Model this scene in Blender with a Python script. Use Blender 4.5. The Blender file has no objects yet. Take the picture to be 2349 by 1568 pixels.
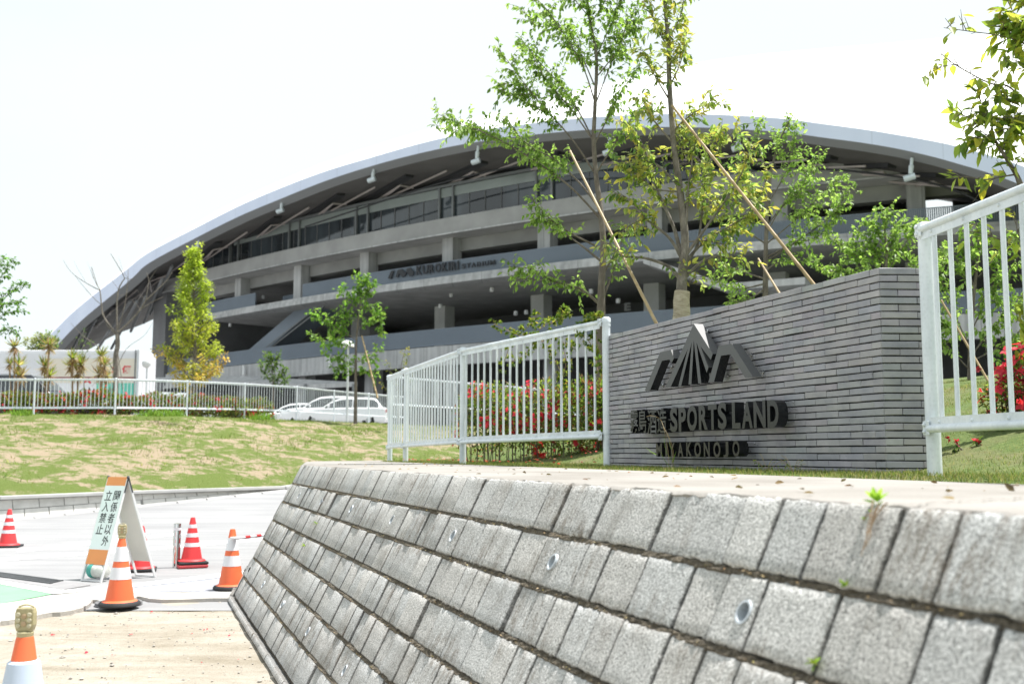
import bpy, bmesh, math, random
import numpy as np
from math import radians as R, sin, cos, pi
from mathutils import Vector, Matrix
random.seed(7); rng = np.random.default_rng(7)
scene = bpy.context.scene
col = scene.collection

# ------------------------------------------------------------------ camera
F = 2400.0; W0, H0 = 2349.0, 1568.0
PITCH = math.atan(256 / F); CP, SP = cos(PITCH), sin(PITCH)
EYE = 1.6
cd = bpy.data.cameras.new('camera'); cam = bpy.data.objects.new('camera', cd); col.objects.link(cam)
cam.location = (0, 0, EYE); cam.rotation_euler = (pi / 2 + PITCH, 0, 0)
cd.sensor_width = 36; cd.lens = 36 * F / W0; cd.clip_end = 3000; cd.clip_start = .05
cd.dof.use_dof = True; cd.dof.focus_distance = 7.6; cd.dof.aperture_fstop = 3.0
scene.camera = cam

# ------------------------------------------------------------------ sky, sun, exposure
SUN_AZ = (0.97, 0.24); SUN_EL = R(69)
w = bpy.data.worlds.new('World'); scene.world = w; w.use_nodes = True
nt = w.node_tree; nd = nt.nodes; bg = nd['Background']
sky = nd.new('ShaderNodeTexSky'); sky.sky_type = 'NISHITA'; sky.sun_disc = False
sky.sun_elevation = SUN_EL; sky.sun_rotation = math.atan2(SUN_AZ[0], SUN_AZ[1])
sky.air_density = 1.0; sky.dust_density = 3.0; sky.ozone_density = 1.0
# thin bright cloud veil over the blue
tc = nd.new('ShaderNodeTexCoord'); mp = nd.new('ShaderNodeMapping'); mp.inputs['Scale'].default_value = (1.3, 1.3, 2.6)
ns = nd.new('ShaderNodeTexNoise'); ns.inputs['Scale'].default_value = 1.4; ns.inputs['Detail'].default_value = 5
cr = nd.new('ShaderNodeValToRGB'); cr.color_ramp.elements[0].position = .30; cr.color_ramp.elements[0].color = (.72, .72, .72, 1)
cr.color_ramp.elements[1].position = .62; cr.color_ramp.elements[1].color = (1, 1, 1, 1)
mx = nd.new('ShaderNodeMix'); mx.data_type = 'RGBA'
mx.inputs['B'].default_value = (2.9, 3.15, 3.16, 1)
nt.links.new(tc.outputs['Generated'], mp.inputs['Vector']); nt.links.new(mp.outputs['Vector'], ns.inputs['Vector'])
nt.links.new(ns.outputs['Fac'], cr.inputs['Fac']); nt.links.new(cr.outputs['Color'], mx.inputs['Factor'])
nt.links.new(sky.outputs['Color'], mx.inputs['A']); nt.links.new(mx.outputs['Result'], bg.inputs['Color'])
bg.inputs['Strength'].default_value = 0.12
sl = bpy.data.lights.new('sun', 'SUN'); sl.energy = 2.8; sl.angle = R(.5); sl.color = (1, .97, .93)
so = bpy.data.objects.new('sun', sl); col.objects.link(so)
sd = Vector((SUN_AZ[0] * cos(SUN_EL), SUN_AZ[1] * cos(SUN_EL), sin(SUN_EL)))
so.rotation_euler = sd.to_track_quat('Z', 'Y').to_euler(); so.location = (20, 10, 40)
vs = scene.view_settings; vs.view_transform = 'Standard'; vs.look = 'None'; vs.exposure = 1.5; vs.gamma = 1

# ------------------------------------------------------------------ helpers: geometry of the place
def ray(px, py):
    xc = (px - W0 / 2) / F; yc = (H0 / 2 - py) / F
    return (xc, CP - yc * SP, SP + yc * CP)
def at(px, py, Y):
    d = ray(px, py); s = Y / d[1]; return Vector((d[0] * s, Y, EYE + d[2] * s))
def gz(px, py, z=0.):
    d = ray(px, py); s = (z - EYE) / d[2]; return Vector((d[0] * s, d[1] * s, z))
TX, TY = -.3337, .9427                       # direction of both walls in plan
NX, NY = .9427, .3337                        # across them, away from the road
def wf(l, u, z): return Vector((TX * l + NX * u, TY * l + NY * u, z))
def onwall(px, py, u):
    d = ray(px, py); s = u / (d[0] * NX + d[1] * NY); return Vector((d[0] * s, d[1] * s, EYE + d[2] * s))
def smooth(pts, n=5):
    pts = [Vector(p) for p in pts]; out = []
    for i in range(len(pts) - 1):
        p0 = pts[max(i - 1, 0)]; p1 = pts[i]; p2 = pts[i + 1]; p3 = pts[min(i + 2, len(pts) - 1)]
        for k in range(n):
            t = k / n
            out.append(.5 * ((2 * p1) + (p2 - p0) * t + (2 * p0 - 5 * p1 + 4 * p2 - p3) * t * t + (3 * p1 - p0 - 3 * p2 + p3) * t ** 3))
    out.append(pts[-1]); return out
def lerp(a, b, t): return a + (b - a) * t

# ------------------------------------------------------------------ helpers: mesh building
def shade(me, ang=42):
    me.polygons.foreach_set('use_smooth', [True] * len(me.polygons)); me.set_sharp_from_angle(angle=R(ang))
class MB:
    def __init__(s): s.v = []; s.f = []; s.uv = None
    def add(s, vs, fs):
        o = len(s.v); s.v += [tuple(x) for x in vs]; s.f += [tuple(i + o for i in f) for f in fs]
    def hexa(s, p):  # p: 8 points, bottom 4 (ccw) then top 4
        s.add(p, [(3, 2, 1, 0), (4, 5, 6, 7), (0, 1, 5, 4), (1, 2, 6, 5), (2, 3, 7, 6), (3, 0, 4, 7)])
    def box(s, c, size, ax=None):
        c = Vector(c); hx, hy, hz = [k / 2 for k in size]
        X, Y, Z = ax if ax else (Vector((1, 0, 0)), Vector((0, 1, 0)), Vector((0, 0, 1)))
        s.hexa([c + X * a * hx + Y * b * hy + Z * d * hz for d in (-1, 1) for a, b in ((-1, -1), (1, -1), (1, 1), (-1, 1))])
    def tube(s, pts, rad, n=8, cap=True):
        pts = [Vector(p) for p in pts]; m = len(pts)
        if not hasattr(rad, '__len__'): rad = [rad] * m
        vs = []; prev = None
        for i, p in enumerate(pts):
            t = (pts[min(i + 1, m - 1)] - pts[max(i - 1, 0)])
            t = t.normalized() if t.length > 1e-9 else Vector((0, 0, 1))
            if prev is None: a = t.orthogonal().normalized()
            else:
                a = prev - t * prev.dot(t); a = a.normalized() if a.length > 1e-6 else t.orthogonal().normalized()
            prev = a; b = t.cross(a)
            for k in range(n):
                q = 2 * pi * k / n; vs.append(p + (a * cos(q) + b * sin(q)) * rad[i])
        fs = []
        for i in range(m - 1):
            for k in range(n):
                k2 = (k + 1) % n; fs.append((i * n + k, i * n + k2, (i + 1) * n + k2, (i + 1) * n + k))
        if cap: fs.append(tuple(range(n - 1, -1, -1))); fs.append(tuple((m - 1) * n + k for k in range(n)))
        s.add(vs, fs)
    def bar(s, a, b, w, h):
        a, b = Vector(a), Vector(b); t = (b - a); L = t.length; t.normalize()
        side = t.cross(Vector((0, 0, 1))); side = side.normalized() if side.length > 1e-5 else Vector((1, 0, 0))
        up = side.cross(t); s.box((a + b) / 2, (L, w, h), (t, side, up))
    def lathe(s, prof, c=(0, 0, 0), n=20, axis=None):
        c = Vector(c); X, Y, Z = axis if axis else (Vector((1, 0, 0)), Vector((0, 1, 0)), Vector((0, 0, 1)))
        vs = []
        for r, z in prof:
            for k in range(n):
                q = 2 * pi * k / n; vs.append(c + X * (r * cos(q)) + Y * (r * sin(q)) + Z * z)
        fs = []; m = len(prof)
        for i in range(m - 1):
            for k in range(n):
                k2 = (k + 1) % n; fs.append((i * n + k, i * n + k2, (i + 1) * n + k2, (i + 1) * n + k))
        fs.append(tuple(range(n - 1, -1, -1))); fs.append(tuple((m - 1) * n + k for k in range(n)))
        s.add(vs, fs)
    def prism(s, poly, off):   # poly: 3-D points of a planar outline, extruded by the vector off
        n = len(poly); a = [Vector(p) for p in poly]; b = [p + Vector(off) for p in a]
        s.add(a + b, [tuple(range(n)), tuple(range(2 * n - 1, n - 1, -1))] + [(i, i + n, (i + 1) % n + n, (i + 1) % n) for i in range(n)])
    def sheet(s, rows):        # rows: equal-length lists of points
        m = len(rows[0]); vs = [p for r in rows for p in r]
        s.add(vs, [(i * m + j, i * m + j + 1, (i + 1) * m + j + 1, (i + 1) * m + j) for i in range(len(rows) - 1) for j in range(m - 1)])
    def build(s, name, mat, parent=None, sm=False, bevel=0, seg=2, solid=0, origin=None, recalc=True):
        me = bpy.data.meshes.new(name)
        v = s.v
        if origin is not None: v = [(a - origin[0], b - origin[1], c - origin[2]) for a, b, c in v]
        me.from_pydata(v, [], s.f); me.validate()
        if recalc:
            bm = bmesh.new(); bm.from_mesh(me); bmesh.ops.recalc_face_normals(bm, faces=bm.faces); bm.to_mesh(me); bm.free()
        if mat: me.materials.append(mat)
        if sm: shade(me)
        o = bpy.data.objects.new(name, me); col.objects.link(o)
        if origin is not None: o.location = origin
        if solid:
            md = o.modifiers.new('solid', 'SOLIDIFY'); md.thickness = solid; md.offset = 0
        if bevel:
            md = o.modifiers.new('bevel', 'BEVEL'); md.width = bevel; md.segments = seg; md.limit_method = 'ANGLE'; md.angle_limit = R(35)
            md.harden_normals = False
        if parent: link_to(o, parent)
        return o
def link_to(o, parent):
    o.parent = parent; o.matrix_parent_inverse = Matrix.Translation(parent.matrix_basis.translation).inverted() if False else Matrix.Identity(4)
    r = parent
    while r.parent: r = r.parent
    if not r.get('local'):   # coordinates given in world space
        wl = world_loc(parent); o.location = Vector(o.location) - wl
def world_loc(o):
    l = Vector(o.location)
    while o.parent: o = o.parent; l += Vector(o.location)
    return l
def tag(o, label=None, cat=None, group=None, kind=None):
    if label: o['label'] = label
    if cat: o['category'] = cat
    if group: o['group'] = group
    if kind: o['kind'] = kind
    return o
def thing(name, loc, label, cat, group=None, rz=0, local=False):
    o = bpy.data.objects.new(name, None); col.objects.link(o); o.location = loc; o.rotation_euler = (0, 0, rz)
    o.empty_display_size = .1
    if local: o['local'] = 1
    return tag(o, label, cat, group)
def copy_tree(o, parent=None):
    c = o.copy(); col.objects.link(c); c.parent = parent
    for ch in list(o.children): copy_tree(ch, c)
    return c

def np_mesh(name, V, faces_loops, loop_total, mat, parent=None, cols=None, sm=False, uv=None):
    me = bpy.data.meshes.new(name); nv = len(V)
    me.vertices.add(nv); me.vertices.foreach_set('co', np.ascontiguousarray(V, dtype=np.float32).ravel())
    nl = len(faces_loops); nf = len(loop_total)
    me.loops.add(nl); me.loops.foreach_set('vertex_index', np.asarray(faces_loops, dtype=np.int32))
    me.polygons.add(nf); st = np.concatenate([[0], np.cumsum(loop_total)[:-1]]).astype(np.int32)
    me.polygons.foreach_set('loop_start', st)
    if sm: me.polygons.foreach_set('use_smooth', np.ones(nf, dtype=bool))
    me.update(calc_edges=True); me.validate()
    if cols is not None:
        ca = me.color_attributes.new('col', 'FLOAT_COLOR', 'POINT')
        ca.data.foreach_set('color', np.ascontiguousarray(np.concatenate([cols, np.ones((nv, 1))], 1), dtype=np.float32).ravel())
    me.materials.append(mat)
    o = bpy.data.objects.new(name, me); col.objects.link(o)
    if parent: link_to(o, parent)
    return o
LEAF8 = np.array([(0, 0, 0), (-.5, .34, .05), (.5, .34, .05), (-.36, .68, 0), (.36, .68, 0), (0, 1, -.12), (0, .34, -.06), (0, .68, -.09)])
LEAF8_F = [(0, 2, 6), (0, 6, 1), (6, 2, 4, 7), (1, 6, 7, 3), (7, 4, 5), (3, 7, 5)]
LEAF4 = np.array([(0, 0, 0), (-.5, .45, .06), (.5, .45, .06), (0, 1, -.08)]); LEAF4_F = [(0, 2, 3), (0, 3, 1)]
BLADE = np.array([(-.5, 0, 0), (.5, 0, 0), (.35, .5, .08), (-.35, .5, .08), (0, 1, .3)]); BLADE_F = [(0, 1, 2, 3), (3, 2, 4)]
def unit(a): return a / np.maximum(np.linalg.norm(a, axis=1, keepdims=True), 1e-9)
def leaf_arrays(P, D, N, S, wr, C, kind):
    base, fs = {'8': (LEAF8, LEAF8_F), '4': (LEAF4, LEAF4_F), 'b': (BLADE, BLADE_F)}[kind]
    P = np.asarray(P, float); n = len(P); D = unit(np.asarray(D, float)); N = np.asarray(N, float)
    X = unit(np.cross(D, N)); Z = np.cross(X, D); S = np.asarray(S, float).reshape(n, 1, 1); wr = np.broadcast_to(np.asarray(wr, float), (n,)).reshape(n, 1, 1)
    b = base[None]
    V = P[:, None, :] + S * (b[:, :, 0:1] * wr * X[:, None, :] + b[:, :, 1:2] * D[:, None, :] + b[:, :, 2:3] * Z[:, None, :])
    k = len(base); off = (np.arange(n) * k)[:, None]
    fl = np.concatenate([np.array(f) for f in fs])[None] + off
    lt = np.tile([len(f) for f in fs], n)
    return V.reshape(-1, 3), fl.ravel(), lt, np.repeat(np.asarray(C, float), k, axis=0)
def leaf_obj(name, P, D, N, S, wr, C, mat, parent=None, kind='8'):
    V, fl, lt, C = leaf_arrays(P, D, N, S, wr, C, kind)
    return np_mesh(name, V, fl, lt, mat, parent, C)
def pick(cols, n, jit=.18):
    cols = np.asarray(cols, float); c = cols[rng.integers(0, len(cols), n)]
    return np.clip(c * (1 + rng.normal(0, jit, (n, 1))) * (1 + rng.normal(0, jit * .3, (n, 3))), .002, .95)

# ------------------------------------------------------------------ materials
class NT:
    def __init__(s, name):
        s.m = bpy.data.materials.new(name); s.m.use_nodes = True; s.t = s.m.node_tree; s.b = s.t.nodes['Principled BSDF']; s._uv = None
    def n(s, typ, **kw):
        x = s.t.nodes.new('ShaderNode' + typ)
        for k, v in kw.items():
            if hasattr(x, k): setattr(x, k, v)
        return x
    def l(s, a, b): s.t.links.new(a, b)
    def co(s, scale=(1, 1, 1), which='Object'):
        t = s.n('TexCoord'); m = s.n('Mapping'); m.inputs['Scale'].default_value = scale; s.l(t.outputs[which], m.inputs['Vector']); return m.outputs['Vector']
    def noise(s, vec, scale, detail=4, rough=.55, dist=0):
        x = s.n('TexNoise'); x.inputs['Scale'].default_value = scale; x.inputs['Detail'].default_value = detail
        x.inputs['Roughness'].default_value = rough; x.inputs['Distortion'].default_value = dist; s.l(vec, x.inputs['Vector']); return x.outputs['Fac']
    def voro(s, vec, scale, feat='F1'):
        x = s.n('TexVoronoi'); x.inputs['Scale'].default_value = scale; x.feature = feat; s.l(vec, x.inputs['Vector']); return x.outputs['Distance']
    def ramp(s, fac, stops):
        x = s.n('ValToRGB'); e = x.color_ramp.elements
        while len(e) < len(stops): e.new(.5)
        for q, (p, c) in zip(e, stops):
            q.position = p; q.color = (*((c,) * 3 if not hasattr(c, '__len__') else c), 1)
        s.l(fac, x.inputs['Fac']); return x.outputs['Color']
    def mix(s, fac, a, b, typ='MIX'):
        x = s.n('Mix', data_type='RGBA', blend_type=typ)
        for v, k in ((fac, 'Factor'), (a, 'A'), (b, 'B')):
            i = [q for q in x.inputs if q.name == k and (q.type == 'RGBA' or k == 'Factor' and q.type == 'VALUE')][0]
            if hasattr(v, 'links') or hasattr(v, 'is_linked'): s.l(v, i)
            elif k == 'Factor': i.default_value = v
            else: i.default_value = (*v, 1)
        return [q for q in x.outputs if q.type == 'RGBA'][0]
    def math(s, op, a, b=0.):
        x = s.n('Math', operation=op)
        for v, i in ((a, 0), (b, 1)):
            if hasattr(v, 'is_linked'): s.l(v, x.inputs[i])
            else: x.inputs[i].default_value = v
        return x.outputs[0]
    def bump(s, h, strength=.3, dist=.01):
        x = s.n('Bump'); x.inputs['Strength'].default_value = strength; x.inputs['Distance'].default_value = dist
        s.l(h, x.inputs['Height']); s.l(x.outputs['Normal'], s.b.inputs['Normal']); return x
    def base(s, c):
        if hasattr(c, 'is_linked'): s.l(c, s.b.inputs['Base Color'])
        else: s.b.inputs['Base Color'].default_value = (*c, 1)
    def set(s, **kw):
        for k, v in kw.items(): s.b.inputs[k.replace('_', ' ')].default_value = v
        return s
def simple(name, c, rough=.6, metal=0., var=.12, scale=6., bump=0., spec=.5, which='Object'):
    t = NT(name); v = t.co(which=which); n = t.noise(v, scale, 5)
    a = tuple(k * (1 - var) for k in c); b = tuple(min(k * (1 + var), 1) for k in c)
    t.base(t.ramp(n, [(.3, a), (.7, b)])); t.set(Roughness=rough, Metallic=metal)
    t.b.inputs['Specular IOR Level'].default_value = spec
    if bump: t.bump(t.noise(v, scale * 6, 4), bump, .01)
    return t.m
def leaf_mat(name, trans=.5, rough=.45, spec=.4):
    t = NT(name); a = t.n('Attribute', attribute_name='col'); t.l(a.outputs['Color'], t.b.inputs['Base Color'])
    t.set(Roughness=rough); t.b.inputs['Specular IOR Level'].default_value = spec
    tr = t.n('BsdfTranslucent')
    x = t.mix(1., a.outputs['Color'], (1.9, 1.95, 1.25), 'MULTIPLY'); t.l(x, tr.inputs['Color'])
    m = t.n('MixShader'); m.inputs[0].default_value = trans
    out = t.t.nodes['Material Output']; t.l(t.b.outputs[0], m.inputs[1]); t.l(tr.outputs[0], m.inputs[2]); t.l(m.outputs[0], out.inputs['Surface'])
    return t.m
M = {}
def mats():
    # split-faced retaining block
    t = NT('split_block'); uv = t.n('UVMap'); v = uv.outputs['UV']; ob = t.co()
    at_ = t.n('Attribute', attribute_name='col')
    pores = t.voro(ob, 190); n1 = t.noise(ob, 130, 3, .75); n2 = t.noise(ob, 3.0, 4)
    c = t.ramp(n1, [(.32, (.10, .099, .095)), (.43, (.35, .347, .336)), (.53, (.52, .513, .498)), (.66, (.78, .77, .75))])
    dark = t.ramp(pores, [(.08, (.45, .45, .45)), (.30, (1, 1, 1))]); c = t.mix(.75, c, dark, 'MULTIPLY')
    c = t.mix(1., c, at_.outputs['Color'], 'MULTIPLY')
    mp = t.n('Mapping'); mp.inputs['Scale'].default_value = (20, 3.2, 1); t.l(v, mp.inputs['Vector'])
    st = t.noise(mp.outputs['Vector'], 1.0, 6, .72, 1.0); mp2 = t.n('Mapping'); mp2.inputs['Scale'].default_value = (.55, 1.2, 1); t.l(v, mp2.inputs['Vector'])
    patch = t.noise(mp2.outputs['Vector'], 1.6, 4, .6)
    fine = t.noise(ob, 45, 3, .7)
    k = t.math('MULTIPLY', t.ramp(st, [(.47, 0), (.58, 1)]), t.ramp(patch, [(.47, .04), (.60, 1.)]))
    k = t.math('MULTIPLY', k, t.ramp(fine, [(.36, .35), (.58, 1.)])); k = t.math('MULTIPLY', k, .72)
    c = t.mix(k, c, (.13, .098, .066))
    k2 = t.math('MULTIPLY', t.ramp(n2, [(.52, 0), (.75, .5)]), 1.0); c = t.mix(k2, c, (.17, .155, .13))
    t.base(c); t.set(Roughness=.92); t.b.inputs['Specular IOR Level'].default_value = .2
    h = t.math('ADD', t.math('MULTIPLY', n1, .6), t.math('MULTIPLY', pores, .55)); t.bump(h, .8, .004); M['block'] = t.m
    t = NT('joint_soil'); ob = t.co(); n = t.noise(ob, 60, 5, .7); t.base(t.ramp(n, [(.3, (.05, .042, .03)), (.52, (.15, .125, .09)), (.72, (.33, .28, .21))]))
    t.set(Roughness=1.); t.bump(t.noise(ob, 110, 5, .7), 1., .02); M['soil_joint'] = t.m
    # cap slab
    t = NT('cap_concrete'); ob = t.co((1, 1, 1)); n = t.noise(ob, 1.2, 6); n2 = t.noise(ob, 90, 3)
    c = t.ramp(n, [(.3, (.24, .22, .195)), (.55, (.325, .305, .28)), (.75, (.38, .36, .33))]); c = t.mix(.35, c, t.ramp(n2, [(.3, .5), (.7, 1)]), 'MULTIPLY')
    t.base(c); t.set(Roughness=.9); t.bump(n2, .3, .004); M['cap'] = t.m
    # long grey bricks
    t = NT('grey_brick'); at_ = t.n('Attribute', attribute_name='col'); ob = t.co(); n = t.noise(ob, 5.5, 5, .6); sp = t.noise(ob, 150, 2)
    c = t.mix(1., at_.outputs['Color'], t.ramp(n, [(.3, (.72, .73, .77)), (.5, (.95, .95, .95)), (.64, (1.05, 1.04, 1.03)), (.77, (1.28, 1.26, 1.25))]), 'MULTIPLY')
    pit = t.ramp(t.voro(ob, 42), [(.03, .25), (.09, 1)]); c = t.mix(.8, c, pit, 'MULTIPLY')
    t.base(c); t.set(Roughness=.55); t.bump(t.math('ADD', sp, t.math('MULTIPLY', n, 2)), .25, .003); M['brick'] = t.m
    M['mortar'] = simple('dark_mortar', (.012, .012, .013), .95, bump=.3, scale=20)
    M['dark_side'] = simple('black_gloss_side', (.010, .011, .013), .22, 0, .04, 3, 0, .5)
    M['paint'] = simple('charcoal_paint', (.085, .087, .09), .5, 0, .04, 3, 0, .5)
    M['steel'] = simple('stainless', (.62, .62, .63), .25, 1., .05)
    # galvanised steel
    t = NT('galvanised'); ob = t.co((1, 1, .3)); n = t.noise(ob, 9, 5, .65); n2 = t.voro(t.co((1, 1, 1)), 45)
    t.base(t.mix(.25, t.ramp(n, [(.3, (.60, .645, .69)), (.5, (.71, .755, .80)), (.7, (.82, .855, .89))]), t.ramp(n2, [(.1, .7), (.5, 1)]), 'MULTIPLY'))
    t.set(Metallic=.12); t.l(t.ramp(n, [(.3, .5), (.7, .34)]), t.b.inputs['Roughness']); M['galv'] = t.m
    M['bolt'] = simple('bolt_steel', (.36, .37, .38), .4, .8, .2, 30)
    # ground
    t = NT('dirt'); ob = t.co(); a = t.noise(ob, .55, 6, .6); b = t.noise(ob, 9, 5, .65); d = t.noise(ob, 60, 3, .7)
    mpd = t.co((.35, 1.6, 1)); e = t.noise(mpd, 2.2, 4, .6)
    c = t.ramp(t.math('ADD', t.math('MULTIPLY', a, .5), t.math('MULTIPLY', e, .5)), [(.36, (.27, .235, .18)), (.5, (.36, .325, .27)), (.62, (.42, .39, .34))])
    c = t.mix(.5, c, t.ramp(b, [(.3, (.72, .70, .66)), (.6, (1, 1, 1))]), 'MULTIPLY'); c = t.mix(.45, c, t.ramp(d, [(.32, (.45, .43, .4)), (.5, (1, 1, 1))]), 'MULTIPLY')
    t.base(c); t.set(Roughness=.95); t.bump(t.math('ADD', b, d), .5, .02); M['dirt'] = t.m
    t = NT('road_concrete'); ob = t.co(); a = t.noise(ob, .35, 5); d = t.noise(ob, 55, 3, .7); mpd = t.co((.12, 1.5, 1)); e = t.noise(mpd, 1.6, 3)
    c = t.ramp(t.math('ADD', t.math('MULTIPLY', a, .5), t.math('MULTIPLY', e, .5)), [(.38, (.25, .25, .255)), (.5, (.285, .285, .29)), (.62, (.33, .33, .33))])
    c = t.mix(.25, c, t.ramp(d, [(.3, .5), (.6, 1)]), 'MULTIPLY'); t.base(c); t.set(Roughness=.9); t.bump(d, .3, .005); M['road'] = t.m
    M['kerb'] = simple('pale_concrete', (.46, .455, .445), .85, 0, .1, 2.5, .2)
    M['rough_kerb'] = simple('rough_concrete', (.42, .40, .37), .9, 0, .16, 6, .5)
    M['white_paint'] = simple('road_paint', (.74, .74, .73), .7, 0, .06, 8)
    M['green_paint'] = simple('green_lane_paint', (.20, .46, .24), .75, 0, .10, 2.0)
    t = NT('pavers'); v = t.co(); bt = t.n('TexBrick'); bt.inputs['Scale'].default_value = 5; bt.inputs['Color1'].default_value = (.30, .31, .35, 1)
    bt.inputs['Color2'].default_value = (.36, .37, .41, 1); bt.inputs['Mortar'].default_value = (.18, .18, .2, 1); bt.inputs['Mortar Size'].default_value = .012
    t.l(v, bt.inputs['Vector']); t.base(bt.outputs['Color']); t.set(Roughness=.85); M['paver'] = t.m
    t = NT('grass_soil'); ob = t.co(); a = t.noise(ob, .75, 5, .62, .3); mpd = t.co((1.0, 1.25, 1.2)); b = t.noise(mpd, 2.3, 6, .7); d = t.noise(ob, 40, 4, .75)
    sm_ = t.math('ADD', t.math('MULTIPLY', a, .45), t.math('MULTIPLY', b, .55)); sm_ = t.math('ADD', sm_, t.math('MULTIPLY', t.math('SUBTRACT', d, .5), .22))
    ge = t.n('Attribute', attribute_name='col'); sx = t.n('SeparateColor'); t.l(ge.outputs['Color'], sx.inputs['Color'])
    sm_ = t.math('ADD', sm_, sx.outputs['Red'])
    gr = t.ramp(d, [(.3, (.075, .11, .022)), (.5, (.12, .16, .042)), (.7, (.18, .215, .075))])
    so_ = t.ramp(d, [(.3, (.25, .195, .13)), (.55, (.34, .275, .195)), (.75, (.41, .35, .26))])
    t.base(t.mix(t.ramp(sm_, [(.475, 0), (.535, 1)]), gr, so_)); t.set(Roughness=1.); t.b.inputs['Specular IOR Level'].default_value = .1
    t.bump(d, .7, .05); M['bank'] = t.m
    t = NT('lawn_base'); ob = t.co(); d = t.noise(ob, 30, 5, .7); a = t.noise(ob, 1.1, 4)
    c = t.ramp(d, [(.3, (.045, .075, .012)), (.5, (.085, .13, .025)), (.72, (.16, .19, .055))]); c = t.mix(t.ramp(a, [(.5, 0), (.7, .7)]), c, (.20, .155, .09)); t.base(c); t.set(Roughness=1.)
    t.bump(d, .6, .03); M['lawn'] = t.m
    t = NT('low_wall_block'); v = t.co(); M['lowblock'] = simple('low_wall_block', (.60, .59, .56), .9, 0, .12, 4, .4)
    # stadium
    t = NT('concrete'); ob = t.co((.5, .5, .5)); a = t.noise(ob, .8, 6, .6); st = t.noise(t.co((2.2, 2.2, .12)), 1.0, 4); 
    c = t.ramp(a, [(.3, (.40, .405, .41)), (.6, (.51, .51, .51)), (.75, (.58, .58, .575))]); c = t.mix(.6, c, t.ramp(st, [(.35, .55), (.6, 1)]), 'MULTIPLY'); sx = t.n('SeparateXYZ'); t.l(t.co(), sx.inputs[0]); fr = t.math('FRACT', t.math('MULTIPLY', sx.outputs[0], .42)); c = t.mix(t.math('MULTIPLY', t.math('LESS_THAN', fr, .022), .55), c, (.12, .12, .12))
    t.base(c); t.set(Roughness=.85); M['conc'] = t.m
    M['conc_light'] = simple('concrete_pale', (.62, .62, .61), .85, 0, .12, .5)
    M['conc_mid'] = simple('concrete_weathered', (.335, .333, .328), .85, 0, .14, .5)
    M['conc_dark'] = simple('concrete_soffit', (.42, .417, .412), .9, 0, .18, .6)
    M['dark_wall'] = simple('dark_cladding', (.15, .15, .155), .7, 0, .2, .4)
    M['roof_white'] = simple('roof_membrane', (.80, .81, .82), .6, 0, .02, .05)
    M['fascia_plain'] = simple('fascia_panel', (.60, .65, .80), .45, 0, .04, .1)
    t = NT('fascia_panel'); sx = t.n('SeparateXYZ'); t.l(t.co(), sx.inputs[0]); fr = t.math('FRACT', t.math('MULTIPLY', sx.outputs[0], .28)); n = t.noise(t.co((1, 1, .2)), .35, 4)
    c = t.ramp(n, [(.3, (.56, .61, .76)), (.7, (.63, .68, .82))]); t.base(t.mix(t.math('MULTIPLY', t.math('LESS_THAN', fr, .02), .22), c, (.3, .33, .4))); t.set(Roughness=.4); M['fascia'] = t.m
    M['lip'] = simple('fascia_lip', (.27, .275, .285), .5, 0, .06, .1)
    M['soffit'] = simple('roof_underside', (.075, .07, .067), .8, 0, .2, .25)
    M['rail_slat'] = simple('railing_slat', (.19, .225, .27), .55, .2, .06, .3)
    M['strut'] = simple('roof_strut', (.40, .35, .33), .5, 0, .1, .5)
    M['strut_grey'] = simple('roof_strut_grey', (.22, .225, .235), .5, 0, .1, .5)
    M['rib'] = simple('roof_rib', (.02, .02, .022), .6)
    M['lamp_grey'] = simple('lamp_housing', (.55, .6, .63), .4, .2, .05)
    t = NT('stadium_glass'); ob = t.co((.35, .35, .05)); n = t.noise(ob, .9, 3); t.base(t.ramp(n, [(.35, (.012, .015, .018)), (.6, (.05, .062, .072))])); t.set(Roughness=.06); t.b.inputs['Specular IOR Level'].default_value = .8; M['glass'] = t.m
    M['blind'] = simple('glass_blind', (.26, .29, .28), .2, 0, .1, .4)
    M['shop_glass'] = simple('pale_glass', (.20, .24, .29), .1, 0, .15, .3)
    M['mullion'] = simple('mullion', (.20, .21, .215), .5, .3)
    M['letter_dark'] = simple('sign_letter', (.012, .014, .018), .5)
    M['letter_pale'] = simple('pale_letter', (.42, .42, .42), .5)
    M['bark'] = None
    t = NT('bark'); ob = t.co((1, 1, .4)); n = t.noise(ob, 16, 5, .7); t.base(t.ramp(n, [(.3, (.09, .072, .06)), (.5, (.155, .13, .11)), (.7, (.24, .21, .18))])); t.set(Roughness=.9); t.bump(n, .6, .01); M['bark'] = t.m
    t = NT('bark_grey'); ob = t.co((1, 1, .5)); n = t.noise(ob, 14, 5, .7); t.base(t.ramp(n, [(.3, (.085, .072, .06)), (.5, (.17, .15, .125)), (.7, (.29, .26, .225))])); t.set(Roughness=.85); t.bump(n, .5, .01); M['bark_grey'] = t.m
    t = NT('burlap'); ob = t.co((1, 1, 1)); n = t.noise(ob, 14, 4); wv = t.noise(t.co((1, 1, 5)), 7, 4, .6, 1.); t.base(t.ramp(wv, [(.3, (.27, .23, .16)), (.5, (.44, .38, .28)), (.7, (.55, .49, .38))])); t.set(Roughness=.95); t.bump(wv, .9, .02); M['burlap'] = t.m
    t = NT('bamboo'); ob = t.co((1, 1, 1)); n = t.noise(ob, 12, 4); t.base(t.ramp(n, [(.3, (.30, .21, .10)), (.6, (.42, .31, .16)), (.8, (.48, .37, .21))])); t.set(Roughness=.45); M['bamboo'] = t.m
    M['leaf'] = leaf_mat('leaf'); M['petal'] = leaf_mat('petal', .3, .6, .2); M['blade'] = leaf_mat('grass_blade', .4, .6, .2)
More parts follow.
